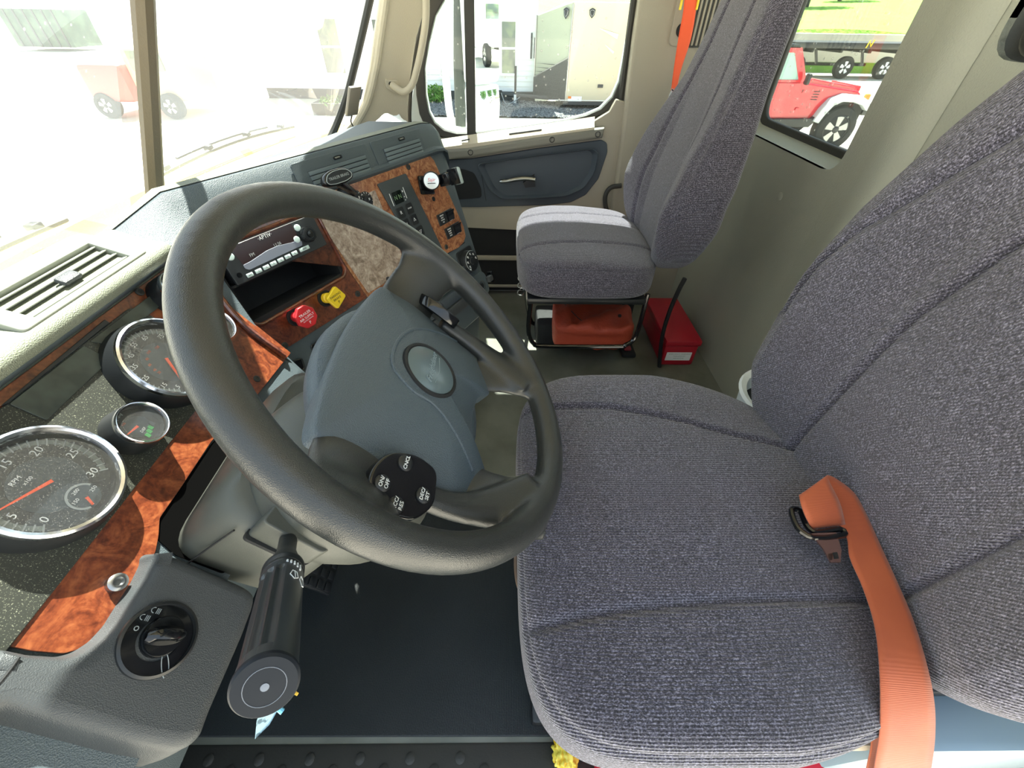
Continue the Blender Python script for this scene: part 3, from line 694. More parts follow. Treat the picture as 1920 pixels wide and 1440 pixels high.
# ---------------------------------------------------------------- gauges
dial = mat('dial_face', '#191c1d', .35); dialhub = mat('dial_inner', '#2f393f', .4)
def gauge(name, label, x, y, Rr, h, nums=(), ticks=0, a0=-148, a1=-38, needle=None, group='round dials of the instrument cluster', nsize=.008, sweep=None, sub=None):
    g = thing(name, label, 'gauge', CL.P(x, y), group); f = CL.sub(x, y)
    MB().lathe(f, [(Rr * 1.10, .001), (Rr * 1.04, h * .6), (Rr * .985, h - .004), (Rr * .86, h - .004), (Rr * .84, h - .010), (Rr * .84, h - .014), (.0001, h - .014)], 48, cap=False).build('housing', 'black', g)
    MB().lathe(f, [(Rr * .985, h - .006), (Rr, h - .003), (Rr * .985, h + .001), (Rr * .94, h + .0025), (Rr * .89, h + .001), (Rr * .865, h - .003), (Rr * .86, h - .006)], 56, cap=False).build('bezel', 'chrome', g)
    z = h - .0135
    dl = MB().lathe(f, [(Rr * .85, z), (Rr * .85, z + .0006), (.0001, z + .0006)], 48, cap=False).build('dial', dial, g)
    plate('dial_center', f, ell(0, -Rr * .02, Rr * .5, Rr * .5, 40), z, z + .0012, dialhub, g)
    for i in range(ticks):
        a = R(a0 - (360 - (a1 - a0) % 360) * 0 ) if False else R(a0 + ((sweep or -250) * i / (ticks - 1)))
        c = f.sub(math.cos(a) * Rr * .76, math.sin(a) * Rr * .76, 0, a)
        MB().fbox(c, 0, 0, z + .0006, Rr * .13, Rr * (.022), .0005).build('tick', 'greyprint', dl)
    th = [R(a0 + (sweep or -250) * i / 40) for i in range(41)]
    if ticks: plate('scale_band', f, [(math.cos(a) * Rr * .80, math.sin(a) * Rr * .80) for a in th] + [(math.cos(a) * Rr * .72, math.sin(a) * Rr * .72) for a in th[::-1]], z + .0004, z + .0008, mat('scale_band_' + name, '#6a7470', .5) if 'scale_band_' + name not in bpy.data.materials else bpy.data.materials['scale_band_' + name], g)
    for s_, an, rr in nums:
        text('numeral', s_, f, math.cos(R(an)) * Rr * rr, math.sin(R(an)) * Rr * rr, z + .0012, nsize, 'white', dl)
    if needle:
        an, lo, hi, wd_ = needle
        c = f.sub(0, 0, 0, R(an)); MB().prism(c, [(lo * Rr, -wd_), (hi * Rr, -wd_ * .35), (hi * Rr, wd_ * .35), (lo * Rr, wd_)], z + .004, z + .0052).build('needle', 'needle', g)
    if sub: sub(f, z, g, dl)
    MB().lathe(f, [(Rr * .87, h - .0035), (Rr * .87, h - .003), (.0001, h - .003)], 40, cap=False).build('lens', 'lens', g)
    return g
def tach_sub(f, z, g, dl):
    c = f.sub(.001, -.029, 0)
    plate('temperature_dial', c, ell(0, 0, .0135, .0135, 32), z + .0006, z + .0018, dialhub, g)
    th = [R(-120 - 230 * i / 30) for i in range(31)]
    plate('temperature_scale', c, [(math.cos(a) * .0135, math.sin(a) * .0135) for a in th] + [(math.cos(a) * .0115, math.sin(a) * .0115) for a in th[::-1]], z + .0018, z + .0023, 'greyprint', g)
    for s_, x, y in (('150', -.007, .002), ('200', .001, .0075), ('250', .010, -.002)): text('numeral', s_, c, x, y, z + .0022, .0045, 'white', dl)
    MB().prism(c.sub(0, 0, 0, R(-115)), [(.002, -.0013), (.0115, -.0009), (.0115, .0009), (.002, .0013)], z + .0045, z + .0055).build('small_needle', 'needle', g)
    text('lettering', 'RPM', f, -.008, .019, z + .0012, .0055, 'white', dl); text('lettering', 'x100', f, -.004, .0125, z + .0012, .0045, 'white', dl)
tn = [('0', -148, .62), ('5', 177, .63), ('10', 132, .62), ('15', 87, .61), ('20', 47, .60), ('25', 4, .62), ('30', -40, .60)]
gauge('tachometer', 'large chrome-rimmed tachometer reading 0 to 30 at the far left of the dash', .225, 0, .055, .030, tn, 31, a0=-148, sweep=-252, needle=(161, -.05, .74, .0016), nsize=.0098, sub=tach_sub)
def spd_sub(f, z, g, dl):
    for s_, an in (('20', -170), ('40', 175), ('60', 152), ('80', 128), ('100', 98), ('120', 60)): text('numeral', s_, f, math.cos(R(an)) * .0195, math.sin(R(an)) * .0195, z + .0014, .0042, 'orangeprint', dl)
    text('lettering', 'MPH', f, -.006, -.024, z + .0014, .0045, 'white', dl, rot=-.3)
sn = [('5', -128, .66), ('15', -152, .64), ('25', 176, .64), ('35', 148, .64), ('45', 124, .64), ('55', 98, .64), ('65', 70, .64), ('75', 40, .64), ('85', 12, .64)]
gauge('speedometer', 'large chrome-rimmed speedometer half hidden behind the top left of the wheel rim', .408, .001, .055, .030, sn, 33, a0=-128, sweep=-250, needle=(-118, -.05, .74, .0018), nsize=.0078, sub=spd_sub)
def def_sub(f, z, g, dl):
    gm = mat('green_bars', '#2fae4a', .5)
    for i in range(4):
        MB().fbox(f, -.004 + i * .0048, -.0135 + i * .0016, z + .0012, .0040, .0055, .0006).build('level_bar', gm if i < 3 else dialhub, g)
    text('lettering', 'DEF', f, -.001, -.0065, z + .0014, .0042, 'white', dl)
    text('numeral', '100', f, -.006, .011, z + .0014, .0034, 'orangeprint', dl)
gauge('fluid_gauge', 'small chrome-rimmed gauge with green level bars between the two large dials', .313, -.023, .0255, .034, (), 9, a0=180, sweep=-100, needle=(172, .08, .62, .0014), sub=def_sub)
gauge('pressure_gauge', 'small chrome-rimmed gauge on the wood left of the radio seen through the wheel', .497, -.012, .0255, .030, [('0', -150, .6), ('75', 90, .6), ('150', -30, .6)], 11, a0=-148, sweep=-250, needle=(120, 0, .66, .0012), nsize=.005)
gauge('fuel_gauge', 'small chrome-rimmed gauge above the speedometer almost hidden by the wheel rim', .512, .050, .0255, .030, [('E', -150, .6), ('F', -30, .6)], 7, a0=-148, sweep=-250, needle=(60, 0, .66, .0012), nsize=.005)

# ================================================================ THINGS ON THE CENTRE STACK
G_CTRL = None
# radio
ra = thing('radio', 'black car stereo with a dark display and a row of pale green buttons', 'radio', ST.P(0, 0))
rq = ons(ST, [(403, 474), (577, 409), (603, 457), (444, 535)], .012)
plate('body', ST, rect(-.090, -.026, .092, .027), -.07, .006, 'blackmatt', ra)
plate('faceplate', ST, rnd(rect(-.094, -.028, .094, .029), .003), .006, .012, mat('radio_face', '#2b2f31', .45), ra, bev=.001)
dsp = plate('display', ST, rnd(ons(ST, [(430, 463), (545, 419), (566, 455), (462, 503), (440, 478)], .0125), .003), .012, .0128, mat('radio_display', '#2a1618', .15), ra, bev=.0003)
rim_ = rnd(ons(ST, [(456, 497), (470, 490), (500, 470), (520, 461), (546, 455), (560, 450), (566, 452), (567, 460), (530, 477), (468, 506), (460, 504)], .0135), .002)
plate('display_sill', ST, rim_, .0125, .0138, mat('radio_sill', '#7d8492', .4), ra, bev=.0003)
text('lettering', '·APTIV·', ST, *on(ST, 496.5, 443.5, .013), .0129, .0085, 'white', dsp, sx=1.0)
text('lettering', 'FM', ST, *on(ST, 473, 478, .013), .0129, .0075, 'greyprint', dsp)
text('lettering', '11:36', ST, *on(ST, 520, 458, .013), .0129, .0070, 'greyprint', dsp)
pb = mat('radio_button', '#cfe4e0', .45)
for i, (u, v) in enumerate([(469, 515.5), (485, 508), (499.5, 501), (513, 494), (526.5, 487.5), (540, 481), (552.5, 474.5), (571, 466)]):
    x, y = on(ST, u, v, .0135); wd_ = .021 if i == 7 else .0115
    b_ = MB().fbox(ST, x, y, .012, wd_, .0065, .0022, bev=.0008).build('button', pb, ra)
    text('lettering', ['AM', '1', '2', '3', '4', '5', '6', 'SEEK'][i], ST, x, y, .0143, .0042, 'blackprint', b_)
for u, v in ((432.5, 481.5), (558, 427), (557, 449)):
    MB().lathe(ST, [(.0058, .012), (.0058, .014), (.0048, .015), (.0005, .0152)], 20, *on(ST, u, v, .014)).build('round_button', pb, ra)
x, y = on(ST, 579, 439, .02)
pr = []
kn = MB().lathe(ST, [(.0135, .012), (.0130, .022), (.0118, .024), (.009, .0245), (.0085, .0235), (.0005, .0235)], 28, x, y)
for i in range(9): kn.fbox(ST.sub(x, y, 0, 2 * PI * i / 9), .0125, 0, .013, .0028, .0032, .0095, bev=.0008)
kn.build('volume_knob', 'black', ra)
MB().lathe(ST, [(.006, .0235), (.0055, .0262), (.0005, .0265)], 18, x, y).build('knob_cap', 'blackgloss', ra)
x, y = on(ST, 449, 516, .0125); MB().lathe(ST, [(.0042, .012), (.0042, .0135), (.0026, .0135), (.0026, .0122), (.0003, .0122)], 16, x, y).build('aux_socket', 'blackgloss', ra)

# air valves
def valve(name, label, u, v, col, outline, lines, lc, rot, h=.036, r0=.010):
    x, y = on(ST, u, v, h); g = thing(name, label, 'knob', ST.P(x - .004, y, .003), 'dash air brake valves')
    bx, by = x, y
    tl = Frame(ST.P(bx, by, 0), ST.a, ST.b)
    MB().lathe(ST, [(.0165, .003), (.0165, .005), (.014, .0055), (.0138, .0035), (.0005, .0035)], 24, bx - .001, by).build('bushing', 'blackmatt', g)
    MB().lathe(ST, [(r0, .003), (r0, .012), (r0 * .8, .014), (r0 * .8, h - .008), (r0 * 1.1, h - .003)], 20, bx, by).build('stem', col, g)
    hd = plate('knob_face', tl, outline, h - .004, h + .004, col, g, bev=.0018)
    for s_, ly, sz in lines: text('lettering', s_, Frame(tl.P(0, 0, 0), math.cos(rot) * tl.a + math.sin(rot) * tl.b, -math.sin(rot) * tl.a + math.cos(rot) * tl.b), 0, ly, h + .0041, sz, lc, hd)
    return g
octo = [(.0215 * math.cos(R(22.5 + 45 * i)), .0215 * math.sin(R(22.5 + 45 * i))) for i in range(8)]
valve('trailer_air_knob', 'red octagonal trailer air supply knob below the radio', 573, 594, 'red', rnd(octo, .002), [('TRAILER', .006, .0068), ('AIR SUPPLY', -.0008, .0062), ('NOT FOR PARKING', -.0055, .0026), ('P', -.0115, .0075)], 'white', .08)
dia = rnd([(.0225, .002), (.002, .0225), (-.0215, -.001), (-.001, -.0225)], .005)
dia = [(x * math.cos(-.35) - y * math.sin(-.35), x * math.sin(-.35) + y * math.cos(-.35)) for x, y in dia]
valve('parking_brake_knob', 'yellow diamond parking brake knob right of the red knob', 629, 558, 'yellow', dia, [('PARKING', .0045, .0062), ('BRAKE', -.0022, .0062), ('P', -.0095, .0075)], 'blackprint', .08)

# trailer brake lever
tb = thing('trailer_brake_lever', 'black T-shaped trailer brake lever in front of the centre dash vent', 'lever', ST.P(.195, .045))
base = ST.P(.193, .035, .003); top = EYE + sight(632, 336) * .0
x, y = on(ST, 632, 331, .055)
MB().lathe(ST, [(.020, .002), (.020, .006), (.014, .012), (.010, .02), (.0098, .028)], 24, .188, .035).build('base', 'black', tb)
MB().tube([ST.P(.188, .035, .01), ST.P(.19, .040, .03), ST.P(x + .0, y - .008, .05)], [.0085, .007, .0085], 14).build('stem', 'blackgloss', tb)
hf = Frame(ST.P(x, y, .055), ST.a, ST.b)
ho = rnd([(-.036, -.004), (-.028, .008), (-.012, .0125), (.012, .0125), (.028, .008), (.036, -.003), (.031, -.010), (.014, -.014), (-.014, -.014), (-.031, -.011)], .006)
hd = plate('handle', hf, ho, -.010, .005, 'blackgloss', tb, bev=.004)
plate('name_plate', hf, [(a * .86, b * .76) for a, b in ho], .0048, .0056, 'black', hd)
MB().tube([hf.P(a * .86, b * .76, .0056) for a, b in ho], .0007, 6, closed=True).build('plate_rim', 'greyprint', hd)
text('lettering', 'TRAILER BRAKE', hf, 0, -.001, .0057, .0068, 'greyprint', hd)

# fan and lamp knobs left of the selector
for i, (u, v, lb) in enumerate([(690, 374, 'black rotary knob with white scale left of the shift selector'), (671, 371, 'small black rotary knob just above the wheel rim beside the trailer brake lever')]):
    x, y = on(ST, u, v, .009); g = thing('rotary_knob', lb, 'knob', ST.P(x, y, .003), 'rotary knobs on the centre panel')
    MB().lathe(ST, [(.0165, .0028), (.0165, .0045), (.0155, .005), (.0005, .005)], 28, x, y).build('scale_disc', 'black', g)
    k = MB().lathe(ST, [(.0105, .005), (.0100, .009), (.009, .010), (.0005, .010)], 24, x, y - .001); k.fbox(ST.sub(x, y - .001, 0, .6), 0, 0, .009, .017, .004, .0045, bev=.0012); k.build('grip', 'black', g)
    for j in range(9):
        a = R(200 - j * 27.5); c = ST.sub(x + math.cos(a) * .0138, y + math.sin(a) * .0138, 0, a); MB().fbox(c, 0, 0, .0049, .003, .0008, .0004).build('tick', 'white', g)
    text('lettering', '0', ST, x, y + .0, .0137, .007, 'white', g)

# push button shift selector
x0, x1 = .281, .372
se = thing('shift_selector', 'dark push-button transmission selector panel with small green NN display', 'selector', ST.P(.325, -.06))
hsel = ons(ST, [(705, 347), (757, 326), (826, 466), (778, 492)], .006)
pa = plate('panel', ST, rnd([(.279, .037), (.372, .037), (.402, -.150), (.318, -.157)], .003), .0025, .0075, mat('selector_panel', '#3d4446', .5), se, bev=.001)
x, y = on(ST, 746, 370, .0075)
ds_ = plate('display', ST, rnd(rect(x - .015, y - .013, x + .015, y + .013), .003), .0074, .0080, mat('selector_display', '#101814', .15), se, bev=.0002)
gl = mat('display_digits', '#6f8f68', .5, emit=('#4f7f48', .03))
text('digit', 'N', ST, x - .007, y, .0081, .013, gl, ds_); text('digit', 'N', ST, x + .007, y, .0081, .013, gl, ds_)
MB().fbox(ST, x - .021, y, .0075, .0014, .026, .0005).build('mark_line', 'white', se); MB().fbox(ST, x + .026, y + .003, .0075, .0014, .024, .0005).build('mark_line', 'white', se)
for dy in (.008, -.004, -.011): MB().fbox(ST, x + .020, y + dy, .0075, .002, .004 if dy > 0 else .002, .0005).build('mark_dot', 'white', se)
for u, v, s_ in ((752, 399, 'R'), (768, 391, 'MODE'), (762, 421, 'N'), (777, 412, '\u25B3'), (771, 442, 'D'), (788, 433, '\u25BD')):
    x, y = on(ST, u, v, .009)
    b_ = plate('button', ST, rnd(rect(x - .0115, y - .0118, x + .0115, y + .0118), .004), .0072, .0100, 'black', se, bev=.001)
    if s_ in 'RND': text('lettering', s_, ST, x, y, .0101, .0105, 'white', b_)
    elif s_ == 'MODE': text('lettering', s_, ST, x, y + .001, .0101, .0045, 'white', b_)
    else:
        t_ = [(-.0035, -.002), (.0035, -.002), (0, .0045)] if s_ == '\u25B3' else [(-.0035, .002), (0, -.0045), (.0035, .002)]
        MB().tube([ST.P(x + a, y + b, .0102) for a, b in t_], .0006, 5, closed=True).build('arrow', 'white', b_)

# rocker switches
for i, (cx, cy, lb) in enumerate(((.459, -.088, 'upper of two black rocker switches on the wood at the right'), (.470, -.126, 'lower of two black rocker switches on the wood at the right'))):
    g = thing('rocker_switch', lb, 'switch', ST.P(cx, cy, .003), 'rocker switches on the centre panel')
    plate('bezel', ST, rnd(rect(cx - .033, cy - .014, cx + .031, cy + .014), .002), .0022, .0062, 'black', g, bev=.001)
    f = ST.sub(cx + .014, cy, .006)
    mb = MB().prism(Frame(f.o, f.n, f.b), [(0, -.012), (.002, -.012), (.0045, -.003), (.0055, .004), (.0095, .010), (.0095, .012), (0, .012)], -.013, .013); mb.build('rocker', 'blackgloss', g, ang=20)
    for j in range(4):
        text('lettering', (['MIRROR', 'HEAT', 'POWER', 'ON'] if i == 0 else ['ENGINE', 'BRAKE', 'LEVEL', 'HIGH'])[j], ST, cx - .017, cy + .0085 - j * .0055, .0063, .0042, 'white', g)
    MB().fbox(ST, cx + .014, cy - .0125, .0062, .012, .0012, .0004).build('mark_line', 'white', g)

# phone holder
ph = thing('phone_holder', 'black clamp phone holder with a silver round button stuck to the wood', 'holder', ST.P(.42, .0, .003))
bx = MB().fbox(ST, .425, -.002, .0026, .048, .042, .008, bev=.004, rot=-.25); bx.build('mount_pad', 'blackgloss', ph)
P0 = ST.P(.43, -.002, .008); P1 = ST.P(*on(ST, 815, 337, .072), .062)
MB().tube([P0, P0 * .6 + P1 * .4, P1], [.016, .015, .0165], 20).build('arm', 'blackgloss', ph)
ax = ray_ = (P1 - P0) / np.linalg.norm(P1 - P0)
D1 = EYE - P1; D1[0] -= .25; D1 /= np.linalg.norm(D1)
cf = Frame(P1 + D1 * .004, np.cross((0, 0, 1), D1), np.cross(D1, np.cross((0, 0, 1), D1)))
MB().lathe(cf, [(.0185, -.014), (.0195, -.004), (.0195, .006), (.0175, .008)], 28).build('ring', 'black', ph)
cap = MB().lathe(cf, [(.0175, .006), (.0168, .0085), (.010, .0092), (.0005, .0095)], 28); cap.build('button', mat('brushed_cap', '#d5dcda', .3, .6), ph)
text('lettering', 'Sajir', cf, 0, .002, .0097, .010, 'red', ph, shear=.3)
MB().fbox(cf, 0, -.005, .0095, .018, .0016, .0003).build('underline', 'blackprint', ph)
kd = float((P1 - EYE) @ FW); RB3 = Matrix([list(ST.a), list(ST.b), list(ST.n)]).transposed()
def nearp(u, v, dk=0.0): return EYE + sight(u, v) * (kd + dk)
MB().box(nearp(838, 335, .006), (.030, .026, .030), rot=RB3, bev=.003).build('clamp', 'blackgloss', ph)
MB().box(nearp(851, 331, .002), (.006, .034, .028), rot=RB3, bev=.0015).build('jaw_back', 'blackgloss', ph)
MB().box(nearp(857, 330, .002), (.008, .036, .026), rot=RB3, bev=.004).build('jaw', mat('clear_grey_pad', '#8f9c97', .2, spec=.7), ph)

# climate knob, sockets on the lower stack
hv = thing('climate_knob', 'round black climate control knob with white vent symbols on the lower dash', 'knob', ST.P(.51, -.225))
cx, cy = on(ST, 886, 489, .02)
plate('plate', ST, rnd(rect(cx - .036, cy - .034, cx + .034, cy + .036), .010), -.002, .0025, 'black', hv, bev=.001)
MB().lathe(ST, [(.030, .0015), (.029, .016), (.0275, .0185), (.026, .019), (.010, .019), (.009, .0205), (.0005, .0205)], 40, cx, cy).build('dial', 'black', hv)
MB().tube([ST.P(cx + .0275 * math.cos(a), cy + .0275 * math.sin(a), .0188) for a in np.linspace(R(60), R(235), 16)], .0007, 6).build('rim_line', 'greyprint', hv)
for i in range(6):
    a = R(215 - 42 * i); x, y = cx + .0195 * math.cos(a), cy + .0195 * math.sin(a)
    s_ = MB().lathe(ST, [(.0026, .0190), (.0026, .0194), (.0013, .0194)], 10, x - .001, y + .001, cap=False); s_.fbox(ST, x + .0012, y - .0022, .019, .0032, .0012, .0004, rot=-.6); s_.build('symbol', 'white', hv)
MB().lathe(ST, [(.0022, .0188), (.0022, .0196)], 10, cx + .025 * math.cos(R(225)), cy + .025 * math.sin(R(225))).build('pointer', 'white', hv)
# shelf line above the knob and lower stack recesses
plate('stack_groove', ST, rnd([(.36, -.1725), (.50, -.1725), (.505, -.170), (.50, -.1675), (.36, -.1675)], .002), -.001, .0008, 'blackmatt', da)
sk = on(ST, 905, 536, .004)
pw = thing('power_socket', 'round grey power socket near the bottom right of the center dash', 'socket', ST.P(*sk))
MB().lathe(ST, [(.016, -.001), (.016, .003), (.0145, .0042), (.0125, .004), (.0115, -.001), (.0003, -.001)], 28, *sk).build('ring', 'dash_grey', pw)
MB().lathe(ST, [(.0112, -.0005), (.0112, .0022), (.004, .003), (.0003, .003)], 24, *sk).build('cap', 'black', pw)
ck = on(ST, 921, 521, .012)
c4 = thing('cable_clip', 'small black clip gripping the right edge of the lower dash', 'clip', ST.P(*ck))
MB().fbox(ST, ck[0] - .004, ck[1], .0, .022, .018, .016, bev=.004).build('block', 'dash_grey', c4)
MB().fbox(ST, ck[0] + .009, ck[1], -.004, .006, .034, .018, bev=.002).build('jaw', 'blackgloss', c4)
plate('socket_panel', ST, rnd([(.46, -.268), (.535, -.268), (.548, -.285), (.545, -.335), (.44, -.345), (.44, -.29)], .01), -.001, .0025, 'dash', da, bev=.0015)
# lower dash: stepped storage trays seen through the wheel
for i, (t0, d, m) in enumerate(((-.235, .010, 'dash'), (-.275, .016, 'slate'), (-.305, .020, 'dash_grey'))):
    MB().fbox(ST, .28, t0, -.004, .40, .028 if i != 1 else .030, d + .004, bev=.004).build('storage_ledge', m, da)
for pts in ([(511, 742), (520, 753), (572, 690), (566, 672), (552, 676)], [(583, 650), (590, 662), (655, 615), (650, 597)]):
    q = rnd(ons(ST, pts, .002), .004)
    c_ = np.mean(np.array(q), 0)
    plate('grip_recess', ST, q, -.001, .0006, 'blackgloss', da)
    MB().tube([ST.P(a, b, .001) for a, b in q], .0018, 6, closed=True).build('recess_lip', 'black', da)
# lower centre console flowing down to the floor
rows = []
for t in np.linspace(-.36, -.70, 5):
    k = (t + .36) * .35
    rows.append([ST.P(s, t, h + k) for s, h in ((-.11, -.2), (-.10, -.05), (-.05, -.03), (.2, -.03), (.5, -.03), (.54, -.05), (.55, -.2))])
loft('lower_console', rows, 'dash', da)

# ================================================================ headlamp switch pod, lower left
pq = [(294, 1034), (303, 1031), (345, 1044), (420, 1077), (470, 1100), (484, 1113), (482, 1135), (462, 1190), (430, 1265), (400, 1335), (385, 1378), (362, 1402), (330, 1410), (250, 1398), (120, 1362), (0, 1328)]
inn = [(0, 1216), (60, 1229), (122, 1233), (153, 1224), (188, 1201), (216, 1170), (242, 1127), (266, 1090), (284, 1052)]
base_o = ons(CL, pq, .03); base_i = ons(CL, inn, .02)
base_o.append((-.06, base_o[-1][1] + .01)); base_i.insert(0, (-.06, base_i[0][1] + .012))
pod = bpy.data.objects.new('x', None)
outl = rnd(base_o + base_i, [0.006] * 5 + [.012] + [.004] * 5 + [.02] + [.006] * 4 + [0, 0] + [0.004] * (len(base_i) - 1), 4)
arr = np.array(outl); cc = np.array([.10, -.15])
def off(pts, k):
    P = np.array(pts); m = len(P); out = []
    for i in range(m):
        t = P[(i + 1) % m] - P[i - 1]; t = t / (np.linalg.norm(t) + 1e-9); out.append(P[i] + k * np.array([t[1], -t[0]]))
    return out
sgn = 1 if sum(arr[i - 1][0] * arr[i][1] - arr[i][0] * arr[i - 1][1] for i in range(len(arr))) > 0 else -1
rows = []
for k, h in ((.010, -.07), (.006, -.02), (.003, .0), (.0, .014), (-.001, .022), (-.004, .0275), (-.009, .030), (-.014, .0305)):
    rows.append([CL.P(x, y, h) for x, y in off(outl, k * sgn)])
loft('switch_pod', rows, 'dash_grey', da, close_v=True, ang=60)
plate('switch_pod_face', CL, off(outl, -.0135 * sgn), .026, .0306, 'dash_grey', da)
MB().tube([CL.P(*on(CL, u, v, .0305), .0305) for u, v in ((-20, 1300), (2, 1277), (22, 1252), (36, 1232))], .0012, 6).build('panel_seam', 'blackmatt', da)
hs = thing('headlight_switch', 'large round black headlight switch on the grey pod at the lower left', 'switch', CL.P(.13, -.154, .03))
cx, cy = .1285, -.1545
MB().lathe(CL, [(.0335, .0295), (.0330, .0330), (.0305, .0342), (.0300, .0325), (.0298, .0300), (.0003, .0300)], 48, cx, cy).build('bezel', 'black', hs)
MB().lathe(CL, [(.0297, .0295), (.0295, .0310), (.0190, .0320), (.0185, .0300)], 48, cx, cy).build('ring', 'blackgloss', hs)
MB().lathe(CL, [(.0180, .0295), (.0175, .036), (.0165, .038), (.0003, .039)], 40, cx + .002, cy - .001).build('knob', 'blackgloss', hs)
f = CL.sub(cx + .002, cy - .001, .036, R(-75))
mb = MB(); rows = []
for s in np.linspace(-.0165, .0165, 9):
    k = math.sqrt(max(0, 1 - (s / .0185) ** 2)); rows.append([f.P(s, -.0075 * k - .002, 0), f.P(s, -.0045 * k, .011 * k + .001), f.P(s, 0, .0125 * k + .001), f.P(s, .0045 * k, .011 * k + .001), f.P(s, .0075 * k + .002, 0)])
loft('grip', rows, 'blackgloss', hs, cap=False)
sun_s = MB()
sx0, sy0 = on(CL, 317, 1187, .046)
sun_s.tube([CL.P(sx0 + .0020 * math.cos(a), sy0 + .0020 * math.sin(a), .0400) for a in np.linspace(0, 2 * PI, 13)[:-1]], .0004, 5, closed=True)
for i in range(8):
    a = 2 * PI * i / 8; sun_s.tube([CL.P(sx0 + .0030 * math.cos(a), sy0 + .0030 * math.sin(a), .0400), CL.P(sx0 + .0044 * math.cos(a), sy0 + .0044 * math.sin(a), .0400)], .0004, 5)
sun_s.build('lamp_symbol', 'white', hs)
for u, v, k in ((256, 1178, 0), (294, 1145, 1), (273, 1158, 2)):
    x, y = on(CL, u, v, .032); mb = MB()
    if k == 0: mb.tube([CL.P(x + .0018 * math.cos(a), y + .0018 * math.sin(a), .0317) for a in np.linspace(0, 2 * PI, 13)[:-1]], .0004, 5, closed=True)
    else:
        mb.tube([CL.P(x + .0024 * math.cos(a), y + .0016 + .003 * math.sin(a), .0317) for a in np.linspace(0, PI, 9)], .0004, 5)
        for j in range(3): mb.fbox(CL, x, y - .0005 - j * .0014, .0315, .005, .0006, .0004)
    mb.build('lamp_symbol', 'greyprint', hs)
x, y = on(CL, 312, 1243, .032)
MB().tube([CL.P(x + .010 * math.cos(a) - .002, y + .0035 * math.sin(a) + .006 * math.cos(a), .0320) for a in np.linspace(-PI * .6, PI * .9, 16)], .0004, 5).build('scale_line', 'greyprint', hs)

# ================================================================ STEERING COLUMN
cs = thing('steering_column', 'grey plastic steering column shroud with the turn signal stalk', 'column', WH.P(0, 0, -.30))
def rsec(h, s0, s1, t0, t1, r):
    return [WH.P(x, y, h) for x, y in rnd([(s0, t0), (s1, t0), (s1, t1), (s0, t1)], r, 6)]
rows = [rsec(-.37, -.135, .10, -.08, .078, .03), rsec(-.32, -.140, .10, -.075, .085, .035), rsec(-.26, -.145, .10, -.07, .086, .04), rsec(-.215, -.142, .10, -.07, .083, .05), rsec(-.20, -.13, .09, -.075, .078, .06)]
loft('lower_shroud', rows, 'shroud', cs, close_v=True, cap=True, ang=50)
MB().lathe(WH, [(.105, -.235), (.116, -.20), (.112, -.165), (.106, -.155), (.08, -.125), (.06, -.118)], 56, -.036, -.034).build('collar', 'shroud', cs)
MB().tube([WH.P(x, y, h) for x, y, h in ((-.1455, .060, -.34), (-.1465, .057, -.27), (-.144, .052, -.215))], .0012, 6).build('shroud_seam', 'blackmatt', cs)
sb = plate('stalk_boot', WH, rnd([(-.155, -.03), (-.12, -.055), (-.10, .03), (-.145, .04)], .006), -.215, -.175, 'shroud', cs, bev=.002)
plate('stalk_slot', WH, rnd([(-.157, -.028), (-.122, -.057), (-.104, .034), (-.149, .042)], .006), -.2175, -.212, 'blackmatt', cs)
MT['arm_mark'] = mat('soft_grey_print', '#6c7480', .5)
Rt = np.array([.222, .236, .578]); En = np.array([.055, .131, .727]); dv_ = (En - Rt); Ls = np.linalg.norm(dv_); dv_ /= Ls
sa = np.cross(dv_, (0, 0, 1)); sa /= np.linalg.norm(sa); SK = Frame(Rt, sa, np.cross(dv_, sa))     # n = along the stalk
if SK.n @ dv_ < 0: SK = Frame(Rt, -sa, np.cross(dv_, sa))
lv = MB().lathe(SK, [(.0095, -.02), (.0095, .02), (.0085, .021), (.0085, .062), (.0105, .075), (.0150, .098), (.0152, .101)], 32).build('turn_signal_lever', 'black', cs)
MB().lathe(SK, [(.0100, .0165), (.0103, .0175), (.0100, .019)], 28).build('lever_ring', 'greyprint', lv)
MB().lathe(SK, [(.0160, .100), (.0168, .102), (.0168, .106), (.0155, .108), (.0152, .111), (.0165, .113), (.0165, .117), (.0158, .118)], 36).build('lever_collar', 'black', lv)
A_EYE = math.atan2((EYE - (Rt + dv_ * .19)) @ SK.b, (EYE - (Rt + dv_ * .19)) @ SK.a)
def _side(s): p = Rt + dv_ * .19 + .016 * (math.cos(A_EYE + s * .5) * SK.a + math.sin(A_EYE + s * .5) * SK.b) - EYE; return (p @ RT) / (p @ FW)
SGN = 1 if _side(1) > _side(-1) else -1
n_ = 144; prof = []
def rr_(a, z):
    a = (a + PI) % (2 * PI) - PI
    k = .0160
    rel = ((a - A_EYE + PI) % (2 * PI) - PI) * SGN
    if .128 < z < Ls - .012 and -1.9 < rel < .12: k -= .0024 * (0.5 + 0.5 * math.cos(a * 13)) ** .6
    return k
vs = []
zs = [.117, .120, .126, .1285, .15, .19, Ls - .013, Ls - .011, Ls - .003, Ls - .001]
rows = [[SK.P(rr_(a, z) * math.cos(a), rr_(a, z) * math.sin(a), z) for a in np.linspace(0, 2 * PI, n_ + 1)[:-1]] for z in zs]
loft('lever_grip', rows, mat('stalk_black', '#262c31', .32, spec=.7), lv, close_v=True, ang=25)
MB().lathe(SK, [(.0160, Ls - .002), (.0172, Ls - .001), (.0172, Ls + .0015), (.0160, Ls + .003), (.0003, Ls + .0032)], 44).build('end_cap', mat('end_cap_grey', '#171d25', .5, spec=.2), lv)
ec = MB()
